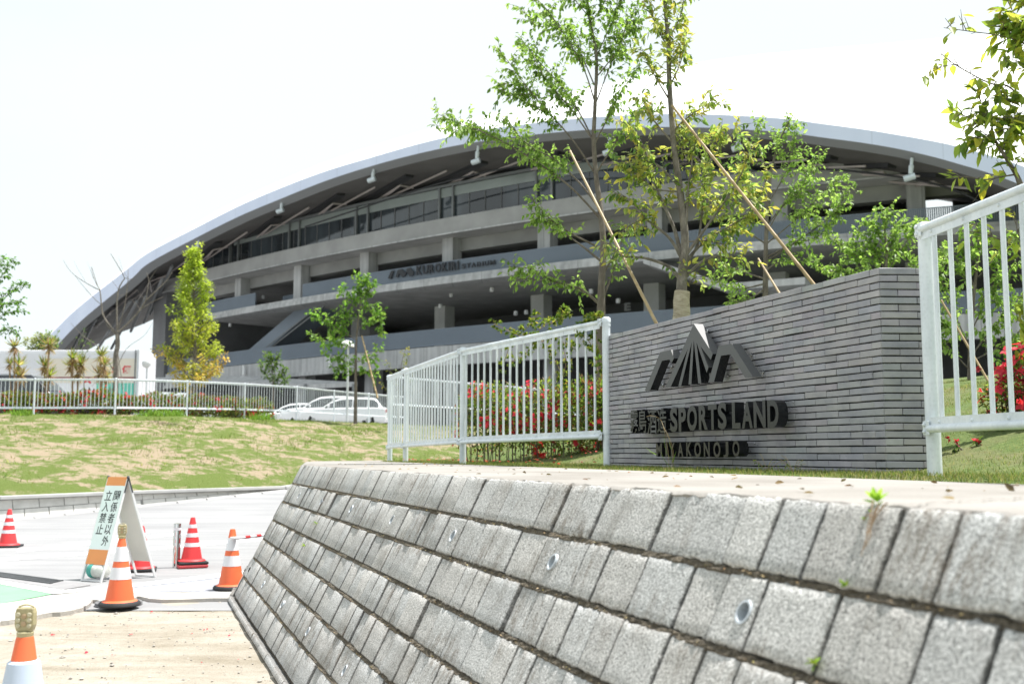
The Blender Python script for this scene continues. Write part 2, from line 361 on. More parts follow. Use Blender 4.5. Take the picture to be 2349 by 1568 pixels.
    # street furniture
    M['orange'] = simple('orange_plastic', (.80, .155, .055), .5, 0, .05, 3); M['red'] = simple('red_plastic', (.72, .045, .05), .5, 0, .06, 3)
    M['white_band'] = simple('white_reflective', (.74, .74, .78), .45, 0, .06, 8); M['rubber'] = simple('black_rubber', (.022, .022, .024), .75, 0, .2, 12, .2)
    M['blue_white'] = simple('pale_blue_sleeve', (.50, .58, .70), .45, 0, .04, 5)
    M['lamp_body'] = simple('aged_clear_plastic', (.40, .35, .20), .25, 0, .18, 30); M['lens'] = simple('lamp_lens', (.50, .46, .32), .12, 0, .1, 30); M['led'] = simple('lamp_led', (.42, .30, .18), .2, 0, .1, 20)
    M['red_base'] = simple('red_base_plastic', (.52, .06, .07), .6, 0, .1, 8); M['weight'] = simple('grey_weight', (.17, .17, .175), .9, 0, .3, 25, .4)
    M['sign_white'] = simple('sign_board_white', (.80, .84, .85), .45, 0, .03, 4); M['sign_orange'] = simple('sign_orange', (.80, .30, .10), .5, 0, .04, 4); M['frame_white'] = simple('white_frame', (.76, .76, .76), .5, 0, .04, 6)
    M['back_board'] = simple('board_back', (.66, .63, .58), .7, 0, .06, 3); M['black'] = simple('black_ink', (.012, .013, .016), .6)
    M['teal'] = simple('teal_plastic', (.05, .33, .28), .5, 0, .1, 10); M['bag_white'] = simple('dirty_white_sack', (.55, .56, .52), .8, 0, .25, 14, .4)
    t = NT('polished_steel'); t.base((.62, .61, .60)); t.set(Roughness=.12, Metallic=1.); M['chrome'] = t.m
    M['grate'] = simple('steel_grate', (.075, .08, .085), .6, .4, .2, 20); M['grate_frame'] = simple('grate_frame', (.27, .265, .27), .8, 0, .12, 5)
    M['car_white'] = NT('car_white').set(Roughness=.25).m; M['car_white'].node_tree.nodes['Principled BSDF'].inputs['Base Color'].default_value = (.80, .81, .82, 1)
    M['car_white'].node_tree.nodes['Principled BSDF'].inputs['Coat Weight'].default_value = .6
    M['car_dark'] = NT('car_dark').set(Roughness=.2).m; M['car_dark'].node_tree.nodes['Principled BSDF'].inputs['Base Color'].default_value = (.02, .022, .03, 1)
    M['car_dark'].node_tree.nodes['Principled BSDF'].inputs['Coat Weight'].default_value = .8
    t = NT('car_glass'); t.base((.02, .026, .03)); t.set(Roughness=.04); t.b.inputs['Specular IOR Level'].default_value = .9; M['car_glass'] = t.m
    M['tyre'] = simple('tyre', (.02, .02, .02), .85); M['rim'] = simple('wheel_rim', (.45, .46, .47), .3, .9); M['trim'] = simple('chrome_trim', (.65, .66, .68), .2, .9)
    M['head'] = simple('headlamp', (.75, .78, .8), .1, 0, .02); M['tail'] = simple('tail_lamp', (.45, .02, .02), .2)
    M['cream'] = simple('cream_paint', (.72, .66, .56), .5, 0, .03, 1); M['maroon'] = simple('maroon_stripe', (.22, .04, .045), .5); M['mint'] = simple('mint_paint', (.14, .56, .44), .5, 0, .04, 1)
    M['truck_white'] = simple('truck_panel', (.74, .74, .77), .4, 0, .03, 1); M['red_ink'] = simple('red_lettering', (.65, .04, .06), .5)
    M['pole'] = simple('painted_pole', (.60, .62, .64), .45, .2, .04); M['pvc'] = simple('pvc_pipe', (.50, .54, .58), .4, 0, .1, 20); M['pvc_in'] = simple('pvc_inside', (.22, .25, .30), .5)
    M['dry'] = simple('dry_stem', (.30, .21, .13), .95, 0, .3, 30); M['stone'] = simple('pebble', (.36, .335, .30), .9, 0, .4, 8)
mats()
# ================================================================== THE SETTING
def _heading(s):
    def turn(a, b, ang): return R(ang) * min(max((s - a) / (b - a), 0), 1)
    return turn(11.75, 12.05, 9) + turn(16.3, 20.0, 58)
_DS = .02; _P = [(0., 1.71, 0.)]
for _i in range(3000):
    _l, _u, _ = _P[-1]; _h = _heading(_i * _DS); _P.append((_l + cos(_h) * _DS, _u + sin(_h) * _DS, _heading((_i + 1) * _DS)))
def path(s, off=0., z=0.):
    """plan line of the retaining wall's top edge (s metres along it), moved 'off' metres towards the road"""
    if s <= 0: return wf(s, 1.71 - off, z)
    k = min(int(s / _DS), 2999); f = s / _DS - k; a, b = _P[k], _P[k + 1]
    h = lerp(a[2], b[2], f); return wf(lerp(a[0], b[0], f) + off * sin(h), lerp(a[1], b[1], f) - off * cos(h), z)
def back(s, d=0., z=0.):
    """inner edge of the cap slab, moved d metres into the planting"""
    if s <= 15.5: p = wf(s, 3.28 + .016 * max(s - 3, 0), z)
    else: p = path(s, -1.18, z)
    return p + Vector((NX, NY, 0)) * d
ZT = 1.474
CAPW = 1.57
TOE = [(-46, 10), (-30, 15.5), (-20, 20.5), (-12.2, 25.0), (-9.8, 27.9), (-6.73, 30.8), (-3.6, 35), (-.5, 41), (3, 50), (7, 60)]
TOEZ = [(.0, .6), (.0, .6), (.0, .6), (.03, .6), (.25, .635), (.55, .66), (1.0, 1.1), (1.7, 1.8), (2.6, 2.7), (3.0, 3.05)]
FENCE = [(-30.0, 36.6), (-26.9, 37.7), (-23.9, 38.4), (-20.9, 38.95), (-17.9, 39.2), (-14.9, 39.3), (-12.89, 41.5), (-11.24, 44.0), (-9.56, 46.5), (-8.37, 49.3), (-7.12, 52.1), (-5.6, 54.7), (-3.9, 57.2)]
CREST = [(-60, 24), (-42, 31), (-30, 36.2), (-20.9, 38.5), (-17.9, 38.75), (-14.9, 38.85), (-12.6, 41.0), (-10.7, 43.7), (-8.9, 46.3), (-7.7, 49.2), (-6.4, 52.0), (-4.9, 54.6), (0, 60), (7, 66)]
def resample(pts, n):
    pts = [Vector(p) for p in pts]; d = [0]
    for a, b in zip(pts, pts[1:]): d.append(d[-1] + (b - a).length)
    out = []; j = 0
    for i in range(n):
        t = d[-1] * i / (n - 1)
        while j < len(d) - 2 and d[j + 1] < t: j += 1
        out.append(pts[j].lerp(pts[j + 1], (t - d[j]) / max(d[j + 1] - d[j], 1e-9)))
    return out
def ground():
    m = MB(); m.sheet([[(-700, -100, -.03), (700, -100, -.03)], [(-700, 900, -.03), (700, 900, -.03)]])
    tag(m.build('ground', M['lawn']), kind='structure')
    # dirt lot
    m = MB(); rows = []
    for i in range(61):
        Y = -3 + 15.2 * i / 60
        r = []
        for j in range(41):
            X = -9 + 11.5 * j / 40; r.append((X, Y, .006 + rng.normal(0, .004)))
        rows.append(r)
    m.sheet(rows); tag(m.build('dirt_lot', M['dirt'], sm=True), kind='structure')
    # driveway / road, climbing past the wall end
    ys = [10.9, 14, 18, 20.5, 25, 27.9, 30.8, 35, 41, 50, 60, 75]; zs = [.0, 0, 0, 0, .03, .25, .55, 1.0, 1.7, 2.6, 3.0, 3.0]
    m = MB(); rows = []
    for Y, z in zip(np.interp(np.linspace(0, 1, 40), np.linspace(0, 1, len(ys)), ys), np.interp(np.linspace(0, 1, 40), np.linspace(0, 1, len(ys)), zs)):
        xl = np.interp(Y, [p[1] for p in TOE], [p[0] for p in TOE]) if Y > 25 else -46
        xr = 3 if Y < 16 else max(-2 + (Y - 15.8), 3); rows.append([(lerp(xl - .3, xr, t), Y, z + .012) for t in np.linspace(0, 1, 9)])
    m.sheet(rows); tag(m.build('driveway', M['road'], sm=True), kind='structure')
    # embankment
    a = resample([(*p, z[1]) for p, z in zip(TOE, TOEZ)], 90); b = resample([(*p, 3.05) for p in CREST], 90)
    m = MB(); rows = []; cv = []
    for j in range(34):
        t = j / 33; zt = t ** .86; r = []
        for i in range(90):
            p = a[i].lerp(b[i], t); z = lerp(a[i].z, b[i].z, zt) + (rng.normal(0, .035) + .07 * sin(i * .9 + j * .7) * sin(j * .45)) * (1 if 0 < j < 33 else 0)
            r.append((p.x, p.y, z)); e = .0
            if t > .9: e = -.07
            if t < .12: e = -.05
            cv.append((.5 + 0 + e - .5, 0, 0))
        rows.append(r)
    m.sheet(rows); o = m.build('embankment', M['bank'], sm=True)
    ca = o.data.color_attributes.new('col', 'FLOAT_COLOR', 'POINT'); ca.data.foreach_set('color', np.concatenate([np.array(cv), np.ones((len(cv), 1))], 1).astype(np.float32).ravel())
    tag(o, kind='structure')
    # upper parking level
    m = MB()
    far = [(-420, 60), (-420, 500)]
    poly = [(p[0], p[1], 3.04) for p in CREST] + [(60, 66, 3.04), (420, 60, 3.04), (420, 500, 3.04), (-420, 500, 3.04), (-420, 24, 3.04)]
    m.add(poly, [tuple(range(len(poly)))]); tag(m.build('parking_ground', M['road']), kind='structure')
    # planted mound on top of the near wall
    m = MB(); rows = []
    for s in np.linspace(-8, 58, 120):
        p0 = back(s, .0, 1.476); p1 = back(s, .98, 1.485); r = [p0 - Vector((0, 0, .03)), p0, p1]
        for k, (d, z) in enumerate([(3.4, 1.68), (4.6, 1.95), (6.0, 2.25), (8, 2.55), (11, 2.85), (16, 3.06), (40, 3.07)]):
            q = back(s, d - CAPW, z) + Vector((0, 0, rng.normal(0, .015))); r.append(q)
        rows.append(r)
    m.sheet(rows); tag(m.build('planted_mound', M['lawn'], sm=True), kind='structure')
ground()
def poly_sheet(name, pxs, mat, z, kind='structure'):
    m = MB(); pts = [gz(x, y, z) for x, y in pxs]; m.add(pts, [tuple(range(len(pts)))]); o = m.build(name, mat); return tag(o, kind=kind)
def paving():
    # rough-edged concrete gutter bounding the dirt, a real slab 7 cm thick
    top = [(-700, 1392), (0, 1384), (120, 1364), (170, 1358), (235, 1352), (330, 1356), (420, 1357), (545, 1356), (760, 1356)]
    bot = [(-700, 1475), (-60, 1432), (0, 1424), (40, 1418), (70, 1414), (110, 1405), (150, 1402), (185, 1394), (206, 1384), (214, 1374), (240, 1378), (300, 1372), (316, 1366), (335, 1370), (360, 1373), (420, 1374), (480, 1371), (545, 1371), (760, 1371)]
    a = [gz(*p, .05) for p in top]; b = smooth([gz(*p, .05) for p in bot], 4)
    b = [p + Vector((rng.normal(0, .012), rng.normal(0, .012), 0)) for p in b]
    m = MB(); ra = resample(a, 90); rb = resample(b, 90)
    m.sheet([[p + Vector((0, 0, -.06)) for p in rb], rb, [x.lerp(y, .5) for x, y in zip(rb, ra)], ra, [p + Vector((0, 0, -.05)) for p in ra]])
    tag(m.build('concrete_gutter', M['rough_kerb']), kind='structure')
    poly_sheet('green_lane', [(-700, 1296), (0, 1339), (120, 1361), (0, 1384), (-700, 1420)], M['green_paint'], .018)
    poly_sheet('lane_line', [(-700, 1272), (0, 1324), (148, 1352), (300, 1338), (560, 1308), (760, 1285), (760, 1293), (560, 1317), (300, 1346), (172, 1357), (122, 1361), (0, 1338), (-700, 1294)], M['white_paint'], .022)
    poly_sheet('pavement', [(300, 1347), (560, 1318), (760, 1294), (760, 1356), (545, 1356), (330, 1356)], M['paver'], .026)
    poly_sheet('tactile_strip', [(172, 1357), (232, 1339), (300, 1347), (330, 1356), (235, 1352)], M['paver'], .030)
    # lane markings on the driveway
    for k, pp in enumerate([[(0, 1279), (330, 1256), (660, 1228), (660, 1234), (330, 1262), (0, 1286)], [(180, 1243), (640, 1198), (640, 1203), (180, 1249)], [(40, 1260), (300, 1234), (300, 1239), (40, 1266)]]):
        poly_sheet('road_marking', pp, M['white_paint'], .0165 + .0005 * k)
    # pale kerb along the foot of the low wall
    m = MB()
    for i in range(3, 9):
        for j in range(5):
            t0, t1 = j / 5, (j + 1) / 5 - .012
            p = [Vector((*TOE[i], TOEZ[i][0])).lerp(Vector((*TOE[i + 1], TOEZ[i + 1][0])), t) for t in (t0, t1)] if i < 8 else None
            if not p: continue
            d = (p[1] - p[0]).normalized(); n = Vector((d.y, -d.x, 0))
            m.hexa([p[0] + Vector((0, 0, -.05)), p[1] + Vector((0, 0, -.05)), p[1] + n * .45 + Vector((0, 0, -.05)), p[0] + n * .45 + Vector((0, 0, -.05)),
                    p[0] + Vector((0, 0, .024)), p[1] + Vector((0, 0, .024)), p[1] + n * .42 + Vector((0, 0, .02)), p[0] + n * .42 + Vector((0, 0, .02))])
    tag(m.build('kerb', M['kerb']), kind='structure')
    # drain grate beside the green lane
    g = thing('drain_grate', gz(80, 1328, .02), 'dark steel drain grating set in the paving beside the green lane', 'drain grate')
    q = [gz(-40, 1309, .03), gz(150, 1335, .03), gz(170, 1341, .03), gz(128, 1347, .03), gz(-40, 1320, .03)]
    m = MB(); m.prism([gz(-40, 1306, .027), gz(150, 1330, .027), gz(207, 1340, .027), gz(142, 1351, .027), gz(-40, 1322, .027)], (0, 0, -.02)); m.build('frame', M['grate_frame'], g)
    m = MB(); A, B, C_, D = gz(-40, 1307, .032), gz(143, 1331, .032), gz(118, 1337, .032), gz(-40, 1316, .032)
    for i in range(60):
        t = (i + .5) / 60; a = A.lerp(B, t); b = D.lerp(C_, t); m.bar(a, b, .012, .012)
    m.bar(A, B, .03, .014); m.bar(D, C_, .03, .014); m.build('bars', M['grate'], g)
paving()

def uv_mesh(name, V, Fc, UV, C, mat, parent, sm=True):
    me = bpy.data.meshes.new(name); me.from_pydata(V, [], Fc)
    u = me.uv_layers.new(name='UVMap'); idx = np.zeros(len(me.loops), dtype=np.int32); me.loops.foreach_get('vertex_index', idx)
    u.data.foreach_set('uv', np.asarray(UV, dtype=np.float32)[idx].ravel())
    ca = me.color_attributes.new('col', 'FLOAT_COLOR', 'POINT'); C = np.asarray(C, dtype=np.float32); ca.data.foreach_set('color', np.concatenate([C, np.ones((len(C), 1), np.float32)], 1).ravel())
    if sm: me.polygons.foreach_set('use_smooth', [True] * len(me.polygons))
    bm = bmesh.new(); bm.from_mesh(me); bmesh.ops.recalc_face_normals(bm, faces=bm.faces); bm.to_mesh(me); bm.free()
    me.materials.append(mat); o = bpy.data.objects.new(name, me); col.objects.link(o)
    if parent: link_to(o, parent)
    return o
def retaining_wall():
    w_ = thing('retaining_wall', wf(6, 1.2, 0), 'sloping retaining wall of rough grey concrete blocks with a pale cap slab', 'retaining wall')
    def P(s, q, d=0.):    # q = drop below the top edge, d = push outwards along the face normal
        b = path(s, .5 * q, ZT - q); o = path(s, .5 * q + 1, ZT - q) - b; n = (o * .894 + Vector((0, 0, .447))); return b + n * d
    HOLES = [(l0 + 1.403 * k, q) for q, l0 in ((.30, 2.52), (1.11, 1.93)) for k in range(9)]
    H = .2; V = []; Fc = []; UV = []; C = []
    for row in range(8):
        q0 = H * row + (.000 if row == 0 else .009); q1 = H * (row + 1) - .009
        if row == 7: q0, q1 = 1.400 + .016, 1.46
        s = -1.6 - rng.random() * .2
        while s < 32:
            wd = rng.choice([.19, .2, .24, .29, .31], p=[.25, .25, .2, .15, .15]) if row < 7 else .5
            s0, s1 = s + .0048, s + wd - .0048; s += wd
            near = 0 < s0 < 5.5
            hole = [(hs, hq) for hs, hq in HOLES if s0 < hs + .03 and s1 > hs - .03 and q0 < hq < q1]
            n = 30 if hole else 12 if near else (5 if s0 < 12.5 else 2)
            lift = rng.normal(0, .004) + (.035 if row == 7 else 0); tint = rng.normal(1.0, .055); tilt = rng.normal(0, .003)
            wm = .985 + rng.random() * .03; o = len(V); c = (tint * wm, tint, tint / wm)
            ga = [i / n for i in range(n + 1)]; gb = list(ga)
            if near or n == 5:
                for g, w2 in ((ga, wd), (gb, q1 - q0)): g[1] = .006 / w2; g[-2] = 1 - .006 / w2
            for j in range(n + 1):
                for i in range(n + 1):
                    a, b = ga[i], gb[j]; ea = min(a, 1 - a) * wd; eb = min(b, 1 - b) * (q1 - q0)
                    e = min(ea, eb); d = lift + tilt * (a - .5) - .006 * max(0, 1 - e / .008) + rng.normal(0, .0006)
                    js = rng.normal(0, .0019) if near and e < .004 else 0; jq = rng.normal(0, .0024) if near and e < .004 else 0
                    ss = lerp(s0, s1, a) + js; qq = lerp(q0, q1, b) + jq
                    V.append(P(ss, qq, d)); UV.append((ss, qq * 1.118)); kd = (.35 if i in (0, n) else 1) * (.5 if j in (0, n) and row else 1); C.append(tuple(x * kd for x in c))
            for j in range(n):
                for i in range(n):
                    k = o + j * (n + 1) + i
                    if hole and any(math.hypot(lerp(s0, s1, (ga[i] + ga[i + 1]) / 2) - hs, (lerp(q0, q1, (gb[j] + gb[j + 1]) / 2) - hq) * 1.118) < .0285 for hs, hq in hole): continue
                    Fc.append((k, k + 1, k + n + 2, k + n + 1))
            ring = [o + i for i in range(n + 1)] + [o + j * (n + 1) + n for j in range(1, n + 1)] + [o + n * (n + 1) + i for i in range(n - 1, -1, -1)] + [o + j * (n + 1) for j in range(n - 1, 0, -1)]
            o2 = len(V)
            for k in ring:
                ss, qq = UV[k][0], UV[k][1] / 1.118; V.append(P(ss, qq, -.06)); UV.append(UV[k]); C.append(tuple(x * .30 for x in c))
            L = len(ring)
            for k in range(L): Fc.append((ring[k], ring[(k + 1) % L], o2 + (k + 1) % L, o2 + k))
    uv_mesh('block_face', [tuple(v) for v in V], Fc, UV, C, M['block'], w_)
    # soil and mortar packed in the joints
    m = MB(); rows = []
    ss = list(np.linspace(-2, 6, 400)) + list(np.linspace(6.05, 32, 260))
    for q in np.linspace(0, 1.52, 9): rows.append([P(s, q, -.045) for s in ss])
    m.sheet(rows); m.build('joint_backing', M['mortar'], w_)
    m = MB()
    for row in range(1, 8):
        q = H * row + .003; rr = []
        for dq, dd in ((-.013, -.03), (-.011, -.011), (-.003, -.006), (.006, -.003), (.011, -.006), (.015, -.03)):
            rr.append([P(s, q + dq, dd + rng.normal(0, .003) - (.02 if row == 7 else 0)) for s in ss])
        m.sheet(rr)
    m.build('joint_soil', M['soil_joint'], w_)
    # cap slab, cast over the blocks, with a wandering crack at its joint
    m = MB(); ss = list(np.linspace(-2.5, 7, 240)) + list(np.linspace(7.1, 34, 140)); rr = []
    for off, z in ((-.03, ZT - .05), (-.004, ZT - .012), (-.014, ZT + .001), (-.05, ZT + .003), (-.4, ZT + .004), (-.9, ZT + .006), (-CAPW, ZT + .006), (-CAPW - .02, ZT - .03)):
        rr.append([(path(s, off + (rng.normal(0, .0035) if off > -.03 else 0), z + (rng.normal(0, .002) if off > -.03 else rng.normal(0, .0012))) if off > -.1 else path(s, -.05, z).lerp(back(s, .0 if off > -CAPW - .01 else .02, z), min(1, (-off - .05) / (CAPW - .05)))) for s in ss])
    m.sheet(rr); m.build('cap_slab', M['cap'], w_, sm=True)
    m = MB(); a, b = gz(2050, 1157, ZT + .008), gz(2420, 1136, ZT + .011); pts = []
    for k in range(70):
        t = k / 69; p = a.lerp(b, t); pts.append(p + Vector((rng.normal(0, .004), rng.normal(0, .006) + .012 * sin(k * .5), 0)))
    m.sheet([[p + Vector((0, -.0035 - .002 * rng.random(), 0)) for p in pts], [p + Vector((0, .0035 + .002 * rng.random(), 0)) for p in pts]]); m.build('cap_joint', M['soil_joint'], w_)
    # weep pipes: two rows, 1.4 m apart
    pin = []
    for q, l0 in ((.30, 2.52), (1.11, 1.93)):
        for k in range(9 if q < 1 else 7):
            s = l0 + 1.403 * k
            if s > 11.6: continue
            c = P(s, q, 0); n = (P(s, q, 1) - c); ax = (path(s, 1, 0) - path(s, 0, 0)).normalized() + Vector((0, 0, .10)); ax.normalize()
            X = ax.orthogonal().normalized(); Yv = ax.cross(X); m = MB()
            ro, ri, nn = .0325, .0265, 28; vs = []
            for r, bk_ in ((ro, -.025), (ro, 0), (ri, 0), (ri, -.15)):
                for k2 in range(nn):
                    t = 2 * pi * k2 / nn; p = c + X * r * cos(t) + Yv * r * sin(t)
                    h = (p - c).dot(n) / ax.dot(n)
                    vs.append(p - ax * h + ax * (.006 if bk_ == 0 else bk_))
            fs = [(i * nn + k2, i * nn + (k2 + 1) % nn, (i + 1) * nn + (k2 + 1) % nn, (i + 1) * nn + k2) for i in range(3) for k2 in range(nn)]
            m.add(vs, fs)
            wp = m.build('weep_pipe', M['pvc'], w_, sm=True)
    # low block wall along the foot of the bank
    lw = thing('low_block_wall', Vector((-12, 25, .3)), 'low pale block wall of two courses at the foot of the grass bank', 'block wall')
    m = MB(); mc = MB(); top = MB()
    for i in range(2, 6):
        A = Vector((*TOE[i], 0)); B = Vector((*TOE[i + 1], 0)); d = (B - A); L = d.length; d.normalize(); n = Vector((d.y, -d.x, 0))
        zb = (TOEZ[i][0], TOEZ[i + 1][0]); zt = (TOEZ[i][1], TOEZ[i + 1][1])
        for r in range(2):
            x = -.3 * r
            while x < L:
                x1 = x + .62 + rng.normal(0, .02); a, b = max(x, 0) + .012, min(x1, L) - .012
                if b - a > .05:
                    q = []
                    for zf in (r / 2 + .015, (r + 1) / 2 - .02):
                        for t, dep in ((a, .0), (b, .0), (b, -.2), (a, -.2)):
                            z = lerp(lerp(zb[0], zb[1], t / L) , lerp(zt[0], zt[1], t / L) - .09, zf); lean = .12 * (1 - zf); q.append(A + d * t + n * (.05 + lean + dep + rng.normal(0, .003)) + Vector((0, 0, z)))
                    m.hexa(q)
                x = x1
        pz = lambda t, k: lerp(zt[0], zt[1], t) - .075 + k
        top.hexa([A + n * .22 + Vector((0, 0, pz(0, 0))), B + n * .22 + Vector((0, 0, pz(1, 0))), B - n * .25 + Vector((0, 0, pz(1, 0))), A - n * .25 + Vector((0, 0, pz(0, 0))),
                  A + n * .22 + Vector((0, 0, pz(0, .08))), B + n * .22 + Vector((0, 0, pz(1, .08))), B - n * .25 + Vector((0, 0, pz(1, .08))), A - n * .25 + Vector((0, 0, pz(0, .08)))])
        mc.hexa([A + n * .12 + Vector((0, 0, zb[0] - .1)), B + n * .12 + Vector((0, 0, zb[1] - .1)), B - n * .2 + Vector((0, 0, zb[1] - .1)), A - n * .2 + Vector((0, 0, zb[0] - .1)),
                 A + n * .03 + Vector((0, 0, zt[0] - .08)), B + n * .03 + Vector((0, 0, zt[1] - .08)), B - n * .2 + Vector((0, 0, zt[1] - .08)), A - n * .2 + Vector((0, 0, zt[0] - .08))])
    m.build('block_face', M['lowblock'], lw, bevel=.012); mc.build('joint_backing', M['conc_dark'], lw); top.build('cap_strip', M['kerb'], lw, bevel=.01)
retaining_wall()

# ================================================================== BRICK WALL AND ITS LETTERING
UB = 4.17; LB0, LB1 = 5.145, 9.09; ZB, PIT, NC = 1.455, .0447, 28
BTOP = 2.716
def brick_wall():
    bw = thing('brick_wall', wf(7.1, UB + .1, ZB), 'long dark grey brick wall carrying the raised emblem and letters', 'brick wall')
    V = []; Fc = []; C = []
    corner = wf(LB0, UB, 0); rd = Vector((.998, .055, 0)).normalized(); rn = Vector((rd.y, -rd.x, 0))
    tdir = Vector((TX, TY, 0)); nout = Vector((-NX, -NY, 0))
    def brick(o, d, n, a, b, z0, z1, dep=.07):
        j = lambda: rng.normal(0, .0009)
        pr = rng.normal(0, .0018); k = rng.random(); tint = rng.normal(1, .05); cc = np.array((.335, .325, .348)) * tint * (1 + rng.normal(0, .02, 3))
        if k < .16: cc = np.array((.305, .303, .335)) * tint
        if k > .86: cc = np.array((.365, .352, .365)) * tint
        o_ = len(V); e = .0022
        pts = []
        for dd, ins in ((-dep, 0), (pr - e, 0), (pr, e)):
            for s, z in ((a + ins, z0 + ins), (b - ins, z0 + ins), (b - ins, z1 - ins), (a + ins, z1 - ins)):
                pts.append(o + d * (s + j()) + n * (dd + rng.normal(0, .0005)) + Vector((0, 0, z + j())))
        V.extend(tuple(p) for p in pts); C.extend([tuple(cc)] * 12)
        for r in (0, 4):
            for i in range(4): Fc.append((o_ + r + i, o_ + r + (i + 1) % 4, o_ + r + 4 + (i + 1) % 4, o_ + r + 4 + i))
        Fc.append((o_ + 8, o_ + 9, o_ + 10, o_ + 11)); Fc.append((o_ + 3, o_ + 2, o_ + 1, o_))
    L = LB1 - LB0; LEN = .2325
    for c in range(NC):
        z1 = BTOP - PIT * c; z0 = z1 - .037; wave = lambda: rng.normal(0, .0008)
        s = .085 - LEN if c % 2 == 0 else .085 - LEN * 1.5
        s = (0 if False else s)
        while s < L:
            a = max(s, .0) + .002; b = min(s + LEN, L) - .0012
            w = wave()
            if b - a > .012: brick(corner, tdir, nout, a if a > .002 else 0.0, b, z0 + w, z1 + w)
            s += LEN
        s = -.117 if c % 2 else 0.0
        while s < .33:
            a, b = max(s, .004) + .002, min(s + LEN, .33) - .002
            if b - a > .012: brick(corner, rd, rn, a, b, z0, z1)
            s += LEN
    uvm = uv_mesh('bricks', V, Fc, [(0, 0)] * len(V), C, M['brick'], bw, sm=False)
    m = MB(); z0, z1 = ZB - .1, BTOP - .004; e = .024
    c0 = corner - nout * e - rn * e * .6; a = c0 + tdir * (L - .004); r = c0 + rd * .32; bk = Vector((NX, NY, 0)) * .24
    poly = [c0, a, a + bk, c0 + bk + rd * .0 + tdir * .0, r + Vector((.0, .22, 0)), r]
    poly = [Vector((p.x, p.y, z0)) for p in (c0, a, a + bk, c0 + Vector((NX, NY, 0)) * .24 + rd * .02, r + Vector((0, .24, 0)), r)]
    m.prism(poly, (0, 0, z1 - z0)); m.build('mortar_core', M['mortar'], bw)
brick_wall()

UFRONT = 4.045; DEP = .078
dvec = Vector((NX, NY, 0))
def tone_by_facing(o, up=.25):
    o.data.materials.append(M['dark_side'])
    for p in o.data.polygons: p.material_index = 0 if p.normal.dot(-dvec) > .7 or p.normal.z > up else 1  # lighter grey put on upward sides to read sunlit; other sides near-black
def emblem():
    e = thing('wall_emblem', onwall(1590, 830, UFRONT), 'dark mountain-peak emblem with fanning rays mounted on the grey brick wall', 'emblem')
    def px(x, y): return onwall(1405 + x * .2194, 716.9 + y * .2194, UFRONT)
    Lp = [(335, 815), (497, 412), (607, 387), (640, 476), (614, 530), (600, 488), (515, 503), (392, 808)]
    Cp = [(850, 115), (1048, 430), (1028, 492), (920, 350), (1003, 572), (985, 628), (878, 308), (928, 735), (897, 740), (850, 285), (825, 746), (795, 752), (828, 310), (718, 763), (688, 768), (788, 378), (610, 772), (553, 778)]
    Rp = [(1000, 730), (1110, 345), (1245, 322), (1465, 668), (1385, 678), (1232, 435), (1133, 450), (1060, 722)]
    for poly, dd in ((Lp, .0015), (Cp, 0), (Rp, .001)):
        m = MB(); m.prism([px(*p) + dvec * dd for p in poly], dvec * (DEP - 2 * dd)); tone_by_facing(m.build('peak', M['paint'], e))
    for x, y in ((1000, 195), (1455, 440), (1580, 622), (620, 570), (530, 760), (1210, 665)):
        c = px(x, y); ray_ = (c - Vector((0, 0, EYE))); ray_.normalize()
        s = (UB - .003 - (c.x * NX + c.y * NY)) / (ray_.x * NX + ray_.y * NY); c = c + ray_ * s
        m = MB(); ax = (Vector((TX, TY, 0)), Vector((0, 0, 1)), -dvec); m.lathe([(.014, 0), (.014, .004), (.0045, .006), (.0045, UB - UFRONT - DEP + .004)], c, 14, ax); m.build('standoff', M['steel'], e, sm=False)
emblem()
def glyph(ch, offset=0.0, ext=.5):
    c = bpy.data.curves.new('glyph', 'FONT'); c.body = ch; c.extrude = ext; c.offset = offset; c.resolution_u = 5
    o = bpy.data.objects.new('glyph', c); col.objects.link(o); dg = bpy.context.evaluated_depsgraph_get(); dg.update()
    me = bpy.data.meshes.new_from_object(o.evaluated_get(dg)); V = np.array([v.co for v in me.vertices]); Fc = [tuple(p.vertices) for p in me.polygons]
    bpy.data.objects.remove(o); bpy.data.curves.remove(c); bpy.data.meshes.remove(me)
    lo, hi = V.min(0), V.max(0); V = (V - lo) / np.maximum(hi - lo, 1e-9); return V, Fc    # unit box, z: 0 back 1 front
def put_glyph(name, ch, fn, mat, parent, offset=0.0):
    V, Fc = glyph(ch, offset); m = MB(); m.add([fn(*v) for v in V], Fc); return m.build(name, mat, parent)
